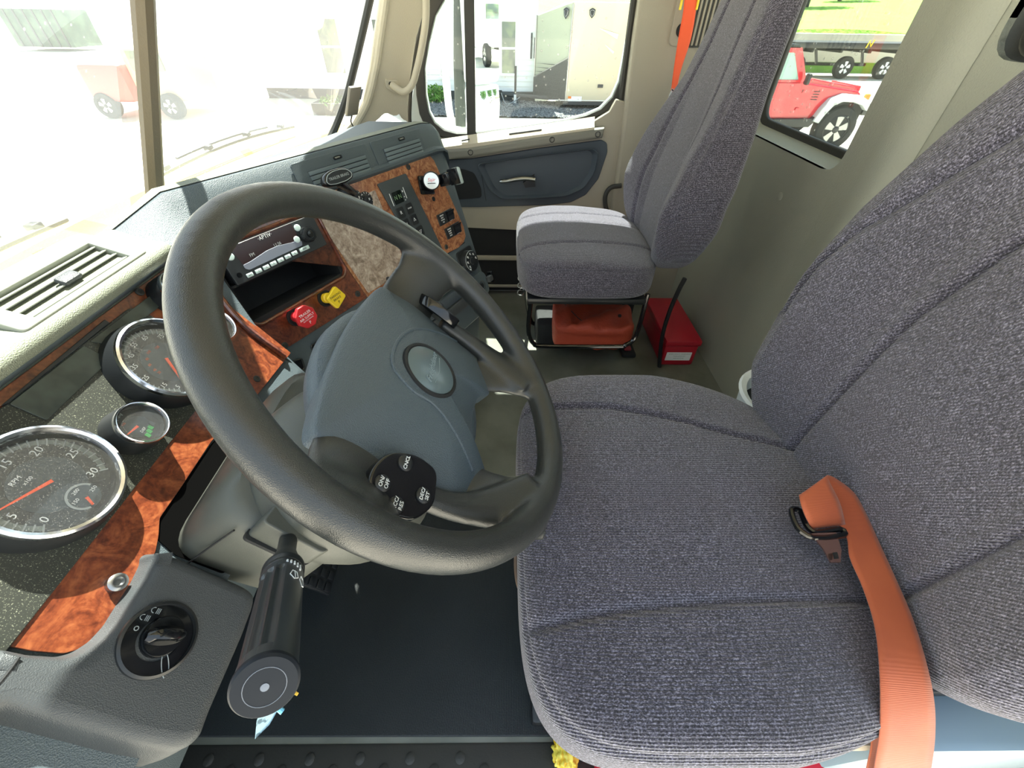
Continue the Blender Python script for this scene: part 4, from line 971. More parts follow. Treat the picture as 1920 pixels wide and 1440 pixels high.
ec.tube([SK.P(.0105 * math.cos(a), .0105 * math.sin(a), Ls + .0031) for a in np.linspace(0, 2 * PI, 33)[:-1]], .0002, 5, closed=True)
ec.build('cap_ring_mark', 'arm_mark', lv)
MB().lathe(SK, [(.0022, Ls + .003), (.0022, Ls + .0034), (.0003, Ls + .0035)], 16).build('cap_dot_mark', 'arm_mark', lv)
# printed marks, facing the camera side
def aeye(z):
    d = EYE - (Rt + dv_ * z); return math.atan2(d @ SK.b, d @ SK.a)
def onstalk(da_, z, r=.0163):
    a = aeye(z) + da_; return Rt + dv_ * z + r * (math.cos(a) * SK.a + math.sin(a) * SK.b)
def stalkmark(nm, lines, th=.0004, rfn=lambda z: .0163):
    mb = MB()
    for l_ in lines: mb.tube([onstalk(a, z, rfn(z)) for a, z in l_], th, 5)
    mb.build(nm, 'white', lv)
sg = 1
t1 = onstalk(.3, .15); 
if ((t1 - EYE) @ RT) / ((t1 - EYE) @ FW) < ((onstalk(-.3, .15) - EYE) @ RT) / ((onstalk(-.3, .15) - EYE) @ FW): sg = -1
for i, (a, l_) in enumerate(((.12, .003), (.30, .004), (.48, .0055), (.66, .007), (.84, .009))): stalkmark('wiper_scale_mark', [[(sg * a, .1195), (sg * a, .1195 + l_)]], .0009)
stalkmark('wiper_symbol', [[(sg * .42, .137), (sg * .66, .137), (sg * .76, .145), (sg * .54, .150), (sg * .32, .145), (sg * .42, .137)], [(sg * .54, .136), (sg * .60, .147)]])
stalkmark('washer_symbol', [[(sg * .95, .137), (sg * 1.2, .137), (sg * 1.3, .145), (sg * 1.08, .150), (sg * .86, .145), (sg * .95, .137)]])
stalkmark('lamp_symbol', [[(sg * .75, .085), (sg * .8, .079), (sg * 1.05, .077), (sg * 1.2, .082)]] + [[(sg * (.78 + .14 * j), .086), (sg * (.78 + .14 * j), .091)] for j in range(4)], .0004, lambda z: .0088 + (z - .072) * .235)

# key with its tag hanging by the column
def S(u, v, k): return EYE + sight(u, v) * k
kt = thing('key_tag', 'pale blue paper key tag hanging below the stalk end', 'tag', S(503, 1345, .36))
q = [S(u, v, k) for u, v, k in ((497, 1310, .365), (522, 1308, .37), (521, 1330, .37), (505, 1358, .362), (478, 1385, .355), (481, 1352, .355))]
c_ = MB(); nn = np.cross(q[1] - q[0], q[3] - q[0]); nn /= np.linalg.norm(nn)
c_.add([p for p in q] + [p - nn * .0012 for p in q], [tuple(range(6)), tuple(range(11, 5, -1))] + [(i, (i + 1) % 6, 6 + (i + 1) % 6, 6 + i) for i in range(6)])
c_.build('paper', mat('tag_paper', '#a9cbd6', .6, var=('#5c7580', 160, 2, .55, .62)), kt)
MB().tube([S(500, 1313, .364), S(515, 1322, .364), S(530, 1335, .364)], .0024, 8).build('blue_tie', mat('blue_tie', '#7cc6e4', .4), kt)
MB().tube([S(507, 1310, .366), S(520, 1290, .375), S(530, 1265, .385)], .0010, 6).build('wire', 'steel', kt)
ky = thing('key', 'small brass coloured key tip showing behind the stalk end cap', 'key', S(550, 1298, .37))
MB().tube([S(535, 1288, .372), S(548, 1296, .37), S(558, 1302, .368)], [.0022, .0018, .0014], 6, flat=.5).build('blade', mat('brass', '#e0b040', .35, .7), ky)
MB().lathe(Frame(S(530, 1282, .376), RT, UP), [(.006, -.001), (.006, .001)], 16).build('bow', bpy.data.materials['brass'], ky)

# ================================================================ STEERING WHEEL
sw = thing('steering_wheel', 'large worn dark leather four-spoke steering wheel in front of the driver seat', 'steering wheel', WH.P(0, 0, -.05))
mb = MB()
th = np.linspace(0, 2 * PI, 97)[:-1]
mb.tube([WH.P(.21 * math.cos(a), .21 * math.sin(a), 0) for a in th], .0175, 20, closed=True)
def spoke(pts, sect):
    """pts: centre (s,t,h); sect: (half width, half thick), sideways direction follows the path"""
    rows = []
    P = crom([np.array(p) for p in pts], 5); Q = crom([np.array(q) for q in sect], 5)
    for i, (p, q) in enumerate(zip(P, Q)):
        d = P[min(i + 1, len(P) - 1)] - P[max(i - 1, 0)]; d = d[:2] / np.linalg.norm(d[:2]); sd = np.array([-d[1], d[0]])
        rows.append([WH.P(p[0] + sd[0] * q[0] * math.cos(a), p[1] + sd[1] * q[0] * math.cos(a), p[2] + q[1] * math.sin(a)) for a in np.linspace(0, 2 * PI, 25)[:-1]])
    n = len(rows[0]); v = [x for r_ in rows for x in r_]; f = [(i * n + j, i * n + (j + 1) % n, (i + 1) * n + (j + 1) % n, (i + 1) * n + j) for i in range(len(rows) - 1) for j in range(n)]
    f += [tuple(range(n))[::-1], tuple((len(rows) - 1) * n + j for j in range(n))]; mb.add(v, f)
for sg_ in (1, -1):
    spoke([(sg_ * .085, .02, -.050), (sg_ * .14, .022, -.044), (sg_ * .175, .022, -.020), (sg_ * .207, .022, -.002)], [(.040, .014), (.040, .014), (.040, .014), (.056, .012)])
    spoke([(sg_ * .136, -.03, -.036), (sg_ * .137, -.07, -.034), (sg_ * .130, -.108, -.028), (sg_ * .118, -.142, -.018), (sg_ * .108, -.176, -.002)], [(.014, .011), (.015, .011), (.019, .011), (.027, .012), (.042, .012)])
    spoke([(sg_ * .075, -.08, -.052), (sg_ * .090, -.115, -.040), (sg_ * .098, -.145, -.024), (sg_ * .102, -.176, -.004)], [(.026, .010), (.027, .010), (.028, .011), (.036, .012)])
rim = mb.build('rim', 'rim', sw)
md = rim.modifiers.new('r', 'REMESH'); md.mode = 'VOXEL'; md.voxel_size = .0030; md.use_smooth_shade = True
md = rim.modifiers.new('s', 'SMOOTH'); md.factor = .6; md.iterations = 14
hrows = []
for r_, h_ in ((.05, -.118), (.092, -.108), (.108, -.088), (.114, -.068), (.112, -.052), (.100, -.046), (.02, -.045)):
    hrows.append([WH.P(r_ * 1.16 * math.cos(a) * (1 + .04 * math.cos(2 * a)), -.016 + r_ * .96 * math.sin(a), h_) for a in np.linspace(0, 2 * PI, 65)[:-1]])
loft('hub_shell', hrows, 'hub', sw, close_v=True, cap=True, ang=60)
po = [(-.112, .068), (0, .079), (.112, .068), (.128, .05), (.136, .02), (.130, -.03), (.127, -.070), (.122, -.104), (.074, -.134), (.045, -.114), (0, -.106), (-.045, -.114), (-.074, -.134), (-.122, -.104), (-.127, -.070), (-.130, -.03), (-.136, .02), (-.128, .05)]
po = np.array([(p[0], p[1]) for p in crom([np.array(q) for q in po], 6, closed=True)])
pc = np.array([0, -.012]); pr_ = np.hypot(*(po - pc).T); pa = np.arctan2(*(po - pc).T[::-1])
def padh(s, t):
    a = math.atan2(t - pc[1], s); r = math.hypot(s, t - pc[1]); o_ = np.argsort(pa); ro = np.interp(a, pa[o_], pr_[o_], period=2 * PI)
    k = min(r / ro, 1); return -.040 + .031 * (1 - k ** 2.3)
rows = []
for k in (1.0, 1.0, .992, .975, .94, .88, .8, .7, .6, .5, .4, .3, .2, .1, .002):
    first = len(rows) == 0
    rows.append([WH.P(*(pc + (p - pc) * k), (-.062 if first else (-.0445 if len(rows) == 1 else (-.0405 if len(rows) == 2 else padh(*(pc + (p - pc) * k)))))) for p in po])
loft('airbag_cover', rows, 'hub', sw, close_v=True, ang=60)
# flowing ridge round the badge, and seams across the lower spokes
for nm, pts in (('ridge', [(.118, -.060), (.08, -.014), (.045, .018), (.010, .030), (-.028, .026), (-.045, .002), (-.046, -.03), (-.062, -.066), (-.084, -.104)]),):
    MB().tube([WH.P(x, y, padh(x, y) - .0002) for x, y in crom([np.array(p) for p in pts], 6)], .0022, 8).build(nm, 'hub', sw)
for sg_ in (1, -1):
    MB().tube([WH.P(x, y, h) for x, y, h in ((sg_ * .124, -.104, -.033), (sg_ * .100, -.121, -.029), (sg_ * .074, -.136, -.033))], .0011, 6).build('cover_seam', 'blackmatt', sw)
em = MB().lathe(WH, [(.037, -.0125), (.036, -.0085), (.0335, -.0075), (.0325, -.0095), (.0318, -.0100)], 44, -.002, -.016); em.build('badge_ring', 'blackmatt', sw)
bd_ = MB().lathe(WH, [(.0320, -.011), (.0318, -.0090), (.022, -.0066), (.010, -.0056), (.0003, -.0054)], 44, -.002, -.016).build('badge', mat('badge_vinyl', '#56666c', .25, coat=.4), sw)
text('badge_script', 'Freightliner', WH, -.001, -.014, -.0062, .0105, mat('badge_letters', '#74848a', .35), bd_, sx=1.0, shear=.35, ext=.0009)
MB().tube([WH.P(x, y, -.0060) for x, y in ((-.022, -.022), (0, -.0245), (.020, -.021))], .0006, 5).build('badge_underline', bpy.data.materials['badge_letters'], bd_)
# switch pods at nine and three o'clock
for sg_, lab in ((-1, (('ON/', 'OFF'), ('ACC/', 'RES'), ('CNCL', ''), ('DEC/', 'SET'))), (1, (('', ''), ('', ''), ('', ''), ('', '')))):
    q = [(-.128, .006), (-.118, -.020), (-.122, -.046), (-.155, -.052), (-.176, -.036), (-.180, -.010), (-.166, .014), (-.148, .016)]
    q = [(x * -sg_ if sg_ > 0 else x, y) for x, y in q] if sg_ < 0 else [(-x, y) for x, y in q]
    pn = WH.sub(0, 0, 0)
    # pod face tilts up to the rim
    pf = Frame(WH.P(sg_ * .15, -.015, -.029 if sg_ > 0 else -.0175), WH.a - WH.n * (.16 if sg_ < 0 else .75) * sg_, WH.b)
    lq = [(x - sg_ * .15, y + .015) for x, y in q]
    pod_ = plate('switch_pod', pf, rnd(lq, .010), -.012, .003, 'blackgloss', sw, bev=.002)
    for (bx, by), (l1, l2) in zip(((.022, .019), (-.010 * 1, .001 + .018), (.015, -.006), (-.010, -.020)) if False else ((-.008 * 1, .018), (-.020, .000), (.018, .004), (-.002, -.022)), lab):
        bx_ = bx if sg_ < 0 else -bx
        b_ = MB().lathe(pf, [(.0075, .002), (.0073, .0045), (.005, .0058), (.0003, .0060)], 22, bx_, by); b_ = b_.build('button', 'black', sw)
        if l1: text('lettering', l1, pf, bx_, by + (.0025 if l2 else 0), .0061, .0050, 'white', b_, ext=.0003)
        if l2: text('lettering', l2, pf, bx_, by - .0028, .0061, .0050, 'white', b_, ext=.0003)

# ================================================================ SEATS
def seam_fn(pts, z=None, y=None):
    q = np.array([at_z(u, v, z) if z is not None else at_y(u, v, y) for u, v in pts])
    return q
# driver cushion
ds_t = thing('driver_seat', 'large grey tweed driver seat in the foreground with cushion and tall backrest', 'seat', (.31, -.25, 0), 'tweed cab seats')
s1 = seam_fn([(1040, 1165), (1120, 1150), (1250, 1136), (1400, 1124), (1600, 1118)], z=.505)
s2 = seam_fn([(1040, 760), (1150, 765), (1280, 788), (1380, 810), (1480, 825)], z=.505)
s1 = s1[np.argsort(s1[:, 1])]; s2 = s2[np.argsort(s2[:, 1])]
def drv_cush(S):
    x, y, z = S.T; Y = -.262 + .245 * y
    tap = np.clip((-.27 - Y) / .22, 0, 1) ** 1.5
    hw = .275 - .060 * tap; X = .312 + x * hw
    Z = .43 + .072 * z
    top = np.clip((z - .2) / .6, 0, 1)
    Z += top * (.016 * (1 - y * y) * 0 + .010 * np.cos(x * 1.5) + .016 * np.clip((np.abs(x) - .55) / .4, 0, 1) ** 1.3 * (1 - tap) - .012 * np.clip(y - .5, 0, 1))
    Z -= .02 * np.clip((-y), 0, 1) * top
    for s_ in (s1, s2):
        xs = np.interp(Y, s_[:, 1], s_[:, 0]); Z -= top * .0085 * gr(X - xs, .0052)
    # piping seam where the side begins
    g = gr(z - .60, .05) * (np.abs(x) > .5)
    X -= np.sign(x) * .004 * g; Y -= np.sign(y) * .004 * gr(z - .60, .05) * (np.abs(y) > .5) * .7
    rim_ = gr(z - .74, .06); X += np.sign(x) * .0025 * rim_ * (np.abs(x) > .6)
    return np.stack([X, Y, Z], 1)
soft('cushion', drv_cush, 170, 'fabric', ds_t, k=5)
def prof(zs, vs): return lambda z: np.interp(z, zs, vs)
def drv_back(S):
    x, y, z = S.T; Z = .775 + .375 * z
    hw = prof([.40, .46, .55, .72, .82, .92, .98, 1.05, 1.15], [.200, .235, .258, .258, .246, .215, .190, .165, .150])(Z)
    c = .308; X = c + x * hw
    yc = prof([.40, .5, .7, .9, 1.15], [-.452, -.452, -.462, -.490, -.530])(Z)
    bol = prof([.40, .48, .56, .75, .92, 1.0], [.0, .022, .042, .042, .022, .01])(Z)
    front = np.clip((y - .1) / .7, 0, 1)
    dep = prof([.40, .6, 1.15], [.135, .13, .09])(Z)
    Y = yc - dep * (1 - y) / 2 + front * bol * np.clip((np.abs(x) - .42) / .42, 0, 1) ** 1.2
    Y -= .10 * np.clip(.50 - Z, 0, 1) * 0
    # seams
    sR = prof([.4, .52, .75, .87, .95, 1.15], [.405, .408, .395, .365, .345, .34])(Z); sL = prof([.4, .52, .68, .87, 1.15], [.175, .175, .172, .20, .24])(Z)
    for s_ in (sR, sL): Y -= front * .0100 * gr(X - s_, .0050)
    so_ = prof([.4, .6, .74, .80, .93, 1.15], [.54, .545, .535, .515, .44, .38])(Z); sp_ = 2 * c - so_
    Y -= front * .009 * gr(X - so_, .007) * (Z > .66); Y -= front * .008 * gr(X - sp_, .007) * (Z > .62)
    return np.stack([X, Y, Z], 1)
soft('backrest', drv_back, 190, 'fabric', ds_t, k=5)
# pan, base, frame rail, levers
pan = rnd([(.070, -.048), (.575, -.048), (.55, -.44), (.09, -.44)], [.07, .07, .09, .09], 8)
rows = [[(x, y, z) for x, y in [((px - .315) * k + .315, (py + .24) * k + -.24) for px, py in pan]] for k, z in ((.80, .352), (.99, .362), (1.008, .372), (1.0, .384), (.9, .386))]
loft('seat_pan', rows, mat('grey_seat_pan', '#a9aaa6', .35, .4), ds_t, close_v=True, cap=True)
MB().box((.33, -.25, .19), (.30, .34, .32), bev=.02).build('suspension_boot', 'blackmatt', ds_t)
MB().box((.33, -.25, .02), (.40, .40, .035), bev=.008).build('seat_base', 'black', ds_t)
q = [at_z(u, v, .38) for u, v in ((1000, 1128), (985, 1118), (973, 1100), (968, 1075), (967, 1045), (972, 1030), (990, 1010))]
MB().tube(crom(q, 5), .0030, 10).build('slide_bar', mat('tan_steel', '#a48c7a', .35, .6), ds_t)
q = at_z(1003, 1180, .40); MB().lathe(Frame(q + np.array([0, -.002, 0]), (1, 0, 0), (0, 0, 1)), [(.014, -.012), (.014, .0), (.012, .006), (.006, .010), (.0003, .011)], 24).build('height_knob', mat('pale_blue_knob', '#c2d2dc', .35), ds_t)
a_, b_ = at_z(1745, 1345, .385), at_z(1990, 1420, .385)
mb = MB(); mb.box((.088, -.565, .330), (.075, .27, .18), bev=.010); mb.build('side_frame', mat('blue_grey_metal', '#8195a2', .4, .2), ds_t)
MB().box((.085, -.42, .365), (.05, .08, .035), bev=.008).build('frame_cover', 'beige', ds_t)
MB().box((.115, -.55, .428), (.03, .25, .02), bev=.006).build('recliner_bar', 'black', ds_t)
# rubber mat, pedals
fm = T(ob('floor_mat', mesh('m', [], [])), 'black ribbed rubber floor mat in front of the driver seat', 'mat')
bpy.data.objects.remove(fm)
fo_ = rnd([(.115, -.35), (.56, -.35), (.60, .15), (.60, .70), (.12, .70)], .04)
fm = plate('floor_mat', FL, fo_, .001, .008, 'matmat', None, bev=.002); T(fm, 'black ribbed rubber floor mat in front of the driver seat', 'mat')
pe = thing('pedal', 'black rubber clutch pedal behind the stalk in the dark footwell', 'pedal', (.39, .42, .08))
pf = Frame((.385, .415, .085), (1, 0, 0), (0, .6, .8))
mb = MB().fbox(pf, 0, 0, 0, .075, .085, .010, bev=.004); mb.build('pad_plate', 'black', pe)
for i in range(4):
    for j in range(3): MB().fbox(pf, -.025 + .025 * j, -.030 + i * .020, .0095, .018, .013, .004, bev=.001).build('tread_block', 'black', pe)
MB().tube([pf.P(0, 0, 0), pf.P(0, .05, -.04), pf.P(0, .18, -.08)], .009, 8).build('arm', 'black', pe)

# passenger seat
ps = thing('passenger_seat', 'grey tweed passenger seat with sunlit cushion and tall narrow-headed backrest', 'seat', (1.26, -.25, 0), 'tweed cab seats')
def pas_cush(S):
    x, y, z = S.T; Y = -.237 + .205 * y; X = 1.268 + .238 * x - .0 * y
    Z = .437 + .066 * z; top = np.clip((z - .2) / .6, 0, 1)
    Z += top * (.012 * np.cos(x * 1.5) - .012 * np.clip(y - .4, 0, 1) - .016 * np.clip(-y, 0, 1))
    Z += top * .008 * np.clip((np.abs(x) - .6) / .4, 0, 1)
    for xs in (1.155, 1.30, 1.385): Z -= top * (.0065 if xs != 1.30 else .003) * gr(X - xs + .01 * y, .006)
    g = gr(z - .55, .06); X -= np.sign(x) * .005 * g * (np.abs(x) > .5); Y -= np.sign(y) * .004 * g * (np.abs(y) > .5)
    return np.stack([X, Y, Z], 1)
soft('cushion', pas_cush, 110, 'fabric2', ps, k=5)
def pas_back(S):
    x, y, z = S.T; Z = .79 + .355 * z
    hw = prof([.43, .50, .58, .70, .80, .88, .95, 1.15], [.195, .228, .238, .234, .205, .172, .158, .150])(Z)
    X = 1.245 + x * hw
    yc = prof([.43, .5, .65, .8, .95, 1.15], [-.425, -.425, -.440, -.475, -.505, -.540])(Z)
    bol = prof([.43, .52, .62, .75, .88, 1.0], [.030, .050, .062, .045, .014, .004])(Z)
    front = np.clip((y - .1) / .7, 0, 1); dep = prof([.43, .6, .8, 1.15], [.11, .125, .10, .075])(Z)
    Y = yc - dep * (1 - y) / 2 + front * bol * np.clip((np.abs(x) - .35) / .5, 0, 1)
    sq = prof([.4, .6, .8, .95, 1.15], [.115, .125, .11, .075, .06])(Z)
    for sg_ in (1, -1): Y -= front * .008 * gr(X - 1.245 - sg_ * sq, .006)
    so_ = hw * .93
    for sg_ in (1, -1): Y -= front * .006 * gr(X - 1.245 - sg_ * so_, .006)
    return np.stack([X, Y, Z], 1)
soft('backrest', pas_back, 130, 'fabric2', ps, k=4.2)
MB().box((1.27, -.24, .365), (.42, .36, .022), bev=.008).build('seat_pan', 'black', ps)
MB().tube(crom([np.array(p) for p in ((1.09, -.075, .36), (1.09, -.072, .24), (1.09, -.09, .19), (1.09, -.13, .178), (1.09, -.36, .178), (1.09, -.40, .185), (1.10, -.43, .22), (1.12, -.44, .36))], 5), .0075, 10).build('front_loop', 'blackgloss', ps)
for x, nm in ((1.455, 1),):
    q = [(x, -.06, .36), (x, -.075, .20), (x, -.10, .05), (x, -.13, .018), (x, -.20, .014), (x, -.42, .014), (x, -.47, .02), (x, -.50, .06), (x, -.49, .30)]
    q = [(a + .27 if not nm else a - .02, b - .03, c) for a, b, c in q] if False else q
    MB().tube(crom([np.array(p) for p in q], 5), .0085, 10).build('leg_frame', 'blackgloss', ps)
q = [at_x(u, v, 1.20) for u, v in ((1284, 522), (1272, 545), (1255, 585), (1243, 625), (1238, 660), (1236, 690))]
MB().tube(crom(q, 5), .0075, 8).build('strut', 'black', ps)
for i in range(3):
    c = np.array([1.38, -.055, .27 - .03 * i]); MB().tube([c + np.array([.025 * math.cos(a), .012 * math.sin(a), .006 * a / PI]) for a in np.linspace(0, 2 * PI, 14)], .0022, 6).build('spring_coil', 'steel', ps)
MB().box((1.38, -.45, .18), (.16, .05, .35), bev=.01).build('pedestal', 'blackmatt', ps)
MB().box((1.385, -.30, .057), (.15, .36, .114), bev=.01).build('base_box', 'blackmatt', ps)

# ---------------------------------------------------------------- driver's belt
def ribbon(name, pairs, m, parent, th=.0014, n=5):
    L = crom([at_z(*p[0]) if isinstance(p[0], tuple) else p[0] for p in pairs], n); Rr = crom([at_z(*p[1]) if isinstance(p[1], tuple) else p[1] for p in pairs], n)
    rows = []
    for a, b in zip(L, Rr): rows.append([a * (1 - k) + b * k for k in np.linspace(0, 1, 7)])
    me_o = loft(name, rows, m, parent, thick=th, ang=80); return me_o
sbt = thing('seat_belt', 'faded orange seat belt with black tongue lying across the driver seat', 'seat belt', (.2, -.42, .5), 'orange seat belts')
prs = [((1521, 991, .536), (1584, 984, .536)), ((1508, 965, .550), (1573, 942, .554)), ((1500, 940, .556), (1553, 900, .564)), ((1503, 930, .553), (1560, 893, .562)),
       ((1540, 950, .541), (1600, 922, .550)), ((1585, 1000, .536), (1624, 962, .540)), ((1594, 1045, .533), (1648, 1015, .535)), ((1618, 1100, .531), (1680, 1085, .532)),
       ((1640, 1170, .530), (1712, 1160, .531)), ((1650, 1250, .525), (1738, 1245, .527)), ((1652, 1320, .505), (1752, 1315, .510)), ((1650, 1380, .475), (1754, 1375, .48)), ((1642, 1430, .435), (1748, 1430, .44)), ((1636, 1470, .38), (1738, 1475, .385)), ((1640, 1490, .33), (1730, 1492, .335))]
ribbon('webbing', prs, 'belt', sbt)
ribbon('webbing_tail', [((1636, 1350, .44), (1652, 1350, .44)), ((1634, 1400, .40), (1650, 1400, .40)), ((1625, 1445, .36), (1645, 1445, .36)), ((1620, 1480, .33), (1640, 1480, .33))], 'belt', sbt, n=3)
tg = [at_z(u, v, .538) for u, v in ((1484, 957), (1500, 958), (1512, 985), (1530, 998), (1575, 992), (1580, 1004), (1526, 1008), (1496, 990))]
MB().tube(crom(tg, 3, closed=True), .0035, 8, closed=True).build('tongue_loop', 'blackgloss', sbt)
q = [at_z(u, v, z) for u, v, z in ((1521, 1000, .541), (1568, 998, .541), (1578, 1030, .536), (1576, 1054, .532), (1558, 1054, .532), (1545, 1030, .536))]
q = [p for p in q]
up_ = np.array([0, 0, .0022]); mb = MB().add(q + [p - up_ for p in q], [tuple(range(6)), tuple(range(11, 5, -1))] + [(i, (i + 1) % 6, 6 + (i + 1) % 6, 6 + i) for i in range(6)])
mb.build('tongue_plate', mat('tongue_steel', '#b08a80', .18, .9), sbt)
hq = [at_z(u, v, .5385) for u, v in ((1561, 1036), (1570, 1035), (1573, 1047), (1564, 1048))]
mb = MB().add(hq + [p - up_ * .2 for p in hq], [(0, 1, 2, 3), (7, 6, 5, 4), (0, 1, 5, 4), (1, 2, 6, 5), (2, 3, 7, 6), (3, 0, 4, 7)]); mb.build('latch_hole', 'blackmatt', sbt)

# passenger's belt on the pillar
pb_ = thing('seat_belt', 'bright orange seat belt hanging down the pillar behind the passenger door', 'seat belt', DR.P(.5, .9, .1), 'orange seat belts')
def dx(u, v, h): s, t = on(DR, u, v, h); return DR.P(s, t, h)
prs = [(dx(1287, -150, .07), dx(1322, -150, .07)), (dx(1283, 0, .075), dx(1307, 0, .075)), (dx(1272, 70, .085), dx(1296, 70, .085)), (dx(1263, 130, .095), dx(1277, 130, .09)), (dx(1258, 170, .10), dx(1268, 170, .095)), (dx(1254, 196, .10), dx(1261, 196, .10))]
ribbon('webbing', prs, 'belt2', pb_)
MB().tube([dx(1262, 166, .102), dx(1256, 178, .102), dx(1250, 205, .102), dx(1246, 212, .102)], .0026, 8).build('latch_plate', 'steel', pb_)
MB().tube([dx(1260, 168, .104), dx(1264, 172, .104), dx(1259, 190, .104)], .002, 8).build('latch_frame', 'blackgloss', pb_)
for u in (1277, 1308): MB().box(dx(u, 8, .078), (.006, .007, .026), bev=.002).build('yellow_guide', 'yellow', pb_)

# ---------------------------------------------------------------- loose things on the floor
bg_ = thing('orange_pouch', 'folded orange vinyl pouch with stitched flap under the passenger seat', 'pouch', (1.34, -.33, .12))
def pouch(S):
    x, y, z = S.T; X = 1.285 + .135 * x + .01 * y; Y = -.315 + .142 * y - .012 * x; Z = .165 + .052 * z * (1 - .35 * np.clip(x, 0, 1)) + .006 * np.sin(x * 7 + y * 5) + .004 * np.sin(y * 13)
    Z -= .007 * gr(X - 1.24 + (Y + .33) * .6, .006) + .005 * gr(Y + .24, .006)
    return np.stack([X, Y, Z], 1)
soft('body', pouch, 26, mat('orange_vinyl', '#a53f27', .6, bump=[('n', 90, .002)]), bg_, k=7)
MB().lathe(FL, [(.006, .212), (.006, .219), (.0003, .220)], 14, 1.22, -.40).build('snap', 'black', bg_)
MB().tube([(1.38, -.20, .215), (1.30, -.205, .222), (1.20, -.25, .218), (1.16, -.30, .20)], .0014, 6).build('stitch', 'black', bg_)
rb = thing('red_case', 'red plastic case with white label on the floor between the two seats', 'case', (1.33, -.65, 0), 'red plastic cases')
redm = mat('red_case_plastic', '#a8182a', .38, bump=[('n', 200, .0003)])
RB = Frame((1.205, -.655, 0), (0, -1, 0), (0, 0, 1))
MB().box((1.355, -.655, .050), (.30, .125, .095), bev=.008).build('tub', redm, rb)
MB().box((1.355, -.655, .108), (.312, .135, .026), bev=.007).build('lid', redm, rb)
plate('label', RB, rnd(rect(-.05, .028, .045, .066), .002), .0003, .0012, 'white', rb)
for j in range(3): text('lettering', ['EMERGENCY WARNING', 'TRIANGLE KIT', 'REFLECTIVE'][j], RB, 0, .058 - j * .010, .0013, .0075, 'greyprint', rb)
r2 = thing('red_case', 'red plastic case with white label showing under the front of the driver seat', 'case', (.16, -.32, 0), 'red plastic cases')
redp = mat('bright_red_plastic', '#e0203c', .35)
MB().box((.135, -.375, .050), (.19, .43, .092), bev=.008).build('tub', redp, r2)
MB().box((.135, -.375, .103), (.20, .44, .022), bev=.006).build('lid', redp, r2)
F2 = Frame((.08, -.30, .1143), (0, -1, 0), (1, 0, 0))
plate('label', F2, rect(-.075, -.06, .12, .020), 0, .0008, 'white', r2)
text('lettering', 'C', F2, -.04, .006, .0009, .022, 'greyprint', r2); text('lettering', 'CAUTION: Read instructions', F2, .03, -.012, .0009, .0085, 'greyprint', r2)
text('lettering', 'before use - keep in vehicle', F2, .03, -.026, .0009, .0085, 'greyprint', r2)
_q = at_z(1060, 1413, .026)
yw = thing('yellow_wrapper', 'crumpled yellow wrapper on the floor by the red case', 'wrapper', (.095, -.115, .01))
def crump(S):
    r = 1 + .16 * np.sin(S[:, 0] * 9 + S[:, 1] * 5) * np.cos(S[:, 2] * 8) + .12 * np.sin(S[:, 1] * 15 - S[:, 2] * 11) + .06 * np.sin(S[:, 0] * 27)
    return np.stack([_q[0] + .021 * S[:, 0] * r, _q[1] + .020 * S[:, 1] * r, .026 + .018 * S[:, 2] * r], 1)
soft('paper', crump, 12, mat('yellow_paper', '#f2e25a', .45, var=('#e0b81c', 90, 2, .45, .6)), yw, k=3)
rc2 = thing('floor_latch', 'small dark red release latch on the floor before the passenger seat', 'latch', tuple(at_z(1175, 660, 0)))
q = at_z(1175, 661, .0)
MB().box((q[0], q[1], .010), (.075, .055, .016), bev=.006).build('base', 'blackmatt', rc2)
MB().box((q[0] + .003, q[1] + .002, .022), (.030, .028, .012), bev=.004).build('button', mat('dull_red', '#8e2f3a', .4), rc2)
wb = thing('white_bin', 'white rimmed bin between the driver seat and the rear wall', 'bin', (.61, -.59, 0))
fr_ = Frame((.605, -.60, 0), (1, 0, 0), (0, 1, 0))
MB().lathe(fr_, [(.065, 0), (.088, .33), (.098, .405), (.104, .410), (.100, .416), (.088, .410), (.080, .33), (.06, .02), (.0003, .02)], 40).build('shell', mat('bin_white', '#dfe6ea', .4), wb)
MB().lathe(fr_, [(.084, .37), (.079, .33), (.076, .30), (.0003, .30)], 36).build('liner', 'blackmatt', wb)
# dash top: loose sheets, box on the glass
sh = thing('folded_paper', 'white crumpled sheet of paper on the dash by the passenger pillar', 'paper', (1.3, .42, .8))
rows = []
c0, c1, c2, c3 = [at_x(u, v, x) for u, v, x in ((680, 252, 1.34), (770, 240, 1.40), (748, 212, 1.47), (706, 222, 1.44))]
for i in np.linspace(0, 1, 9):
    rows.append([c0 * (1 - i) * (1 - j) + c1 * i * (1 - j) + c2 * i * j + c3 * (1 - i) * j + np.array([0, 0, .006 * math.sin(7 * i + 5 * j)]) for j in np.linspace(0, 1, 6)])
loft('sheet', rows, 'white', sh, thick=.0012)
tbx = thing('toll_transponder', 'slim grey transponder stuck on the windshield beside the passenger pillar', 'transponder', at_x(662, 190, 1.5))
q0, q1 = on(AP, 660, 215), on(AP, 667, 162)
mb = MB(); c = at_x(662, 189, 1.52); d = at_x(665, 162, 1.52) - at_x(658, 216, 1.52); L_ = np.linalg.norm(d); d /= L_
side = np.array([.75, -.66, 0]); nn = np.cross(side, d); nn /= np.linalg.norm(nn)
mb.box(c, (.040, L_, .014), rot=Matrix([list(side), list(d), list(nn)]).transposed(), bev=.004); mb.build('case', mat('transponder_grey', '#7d7568', .5), tbx)
mb = MB().box(c + side * .014 - nn * .001, (.012, L_ * .98, .015), rot=Matrix([list(side), list(d), list(nn)]).transposed(), bev=.003); mb.build('side_cap', 'rubber', tbx)
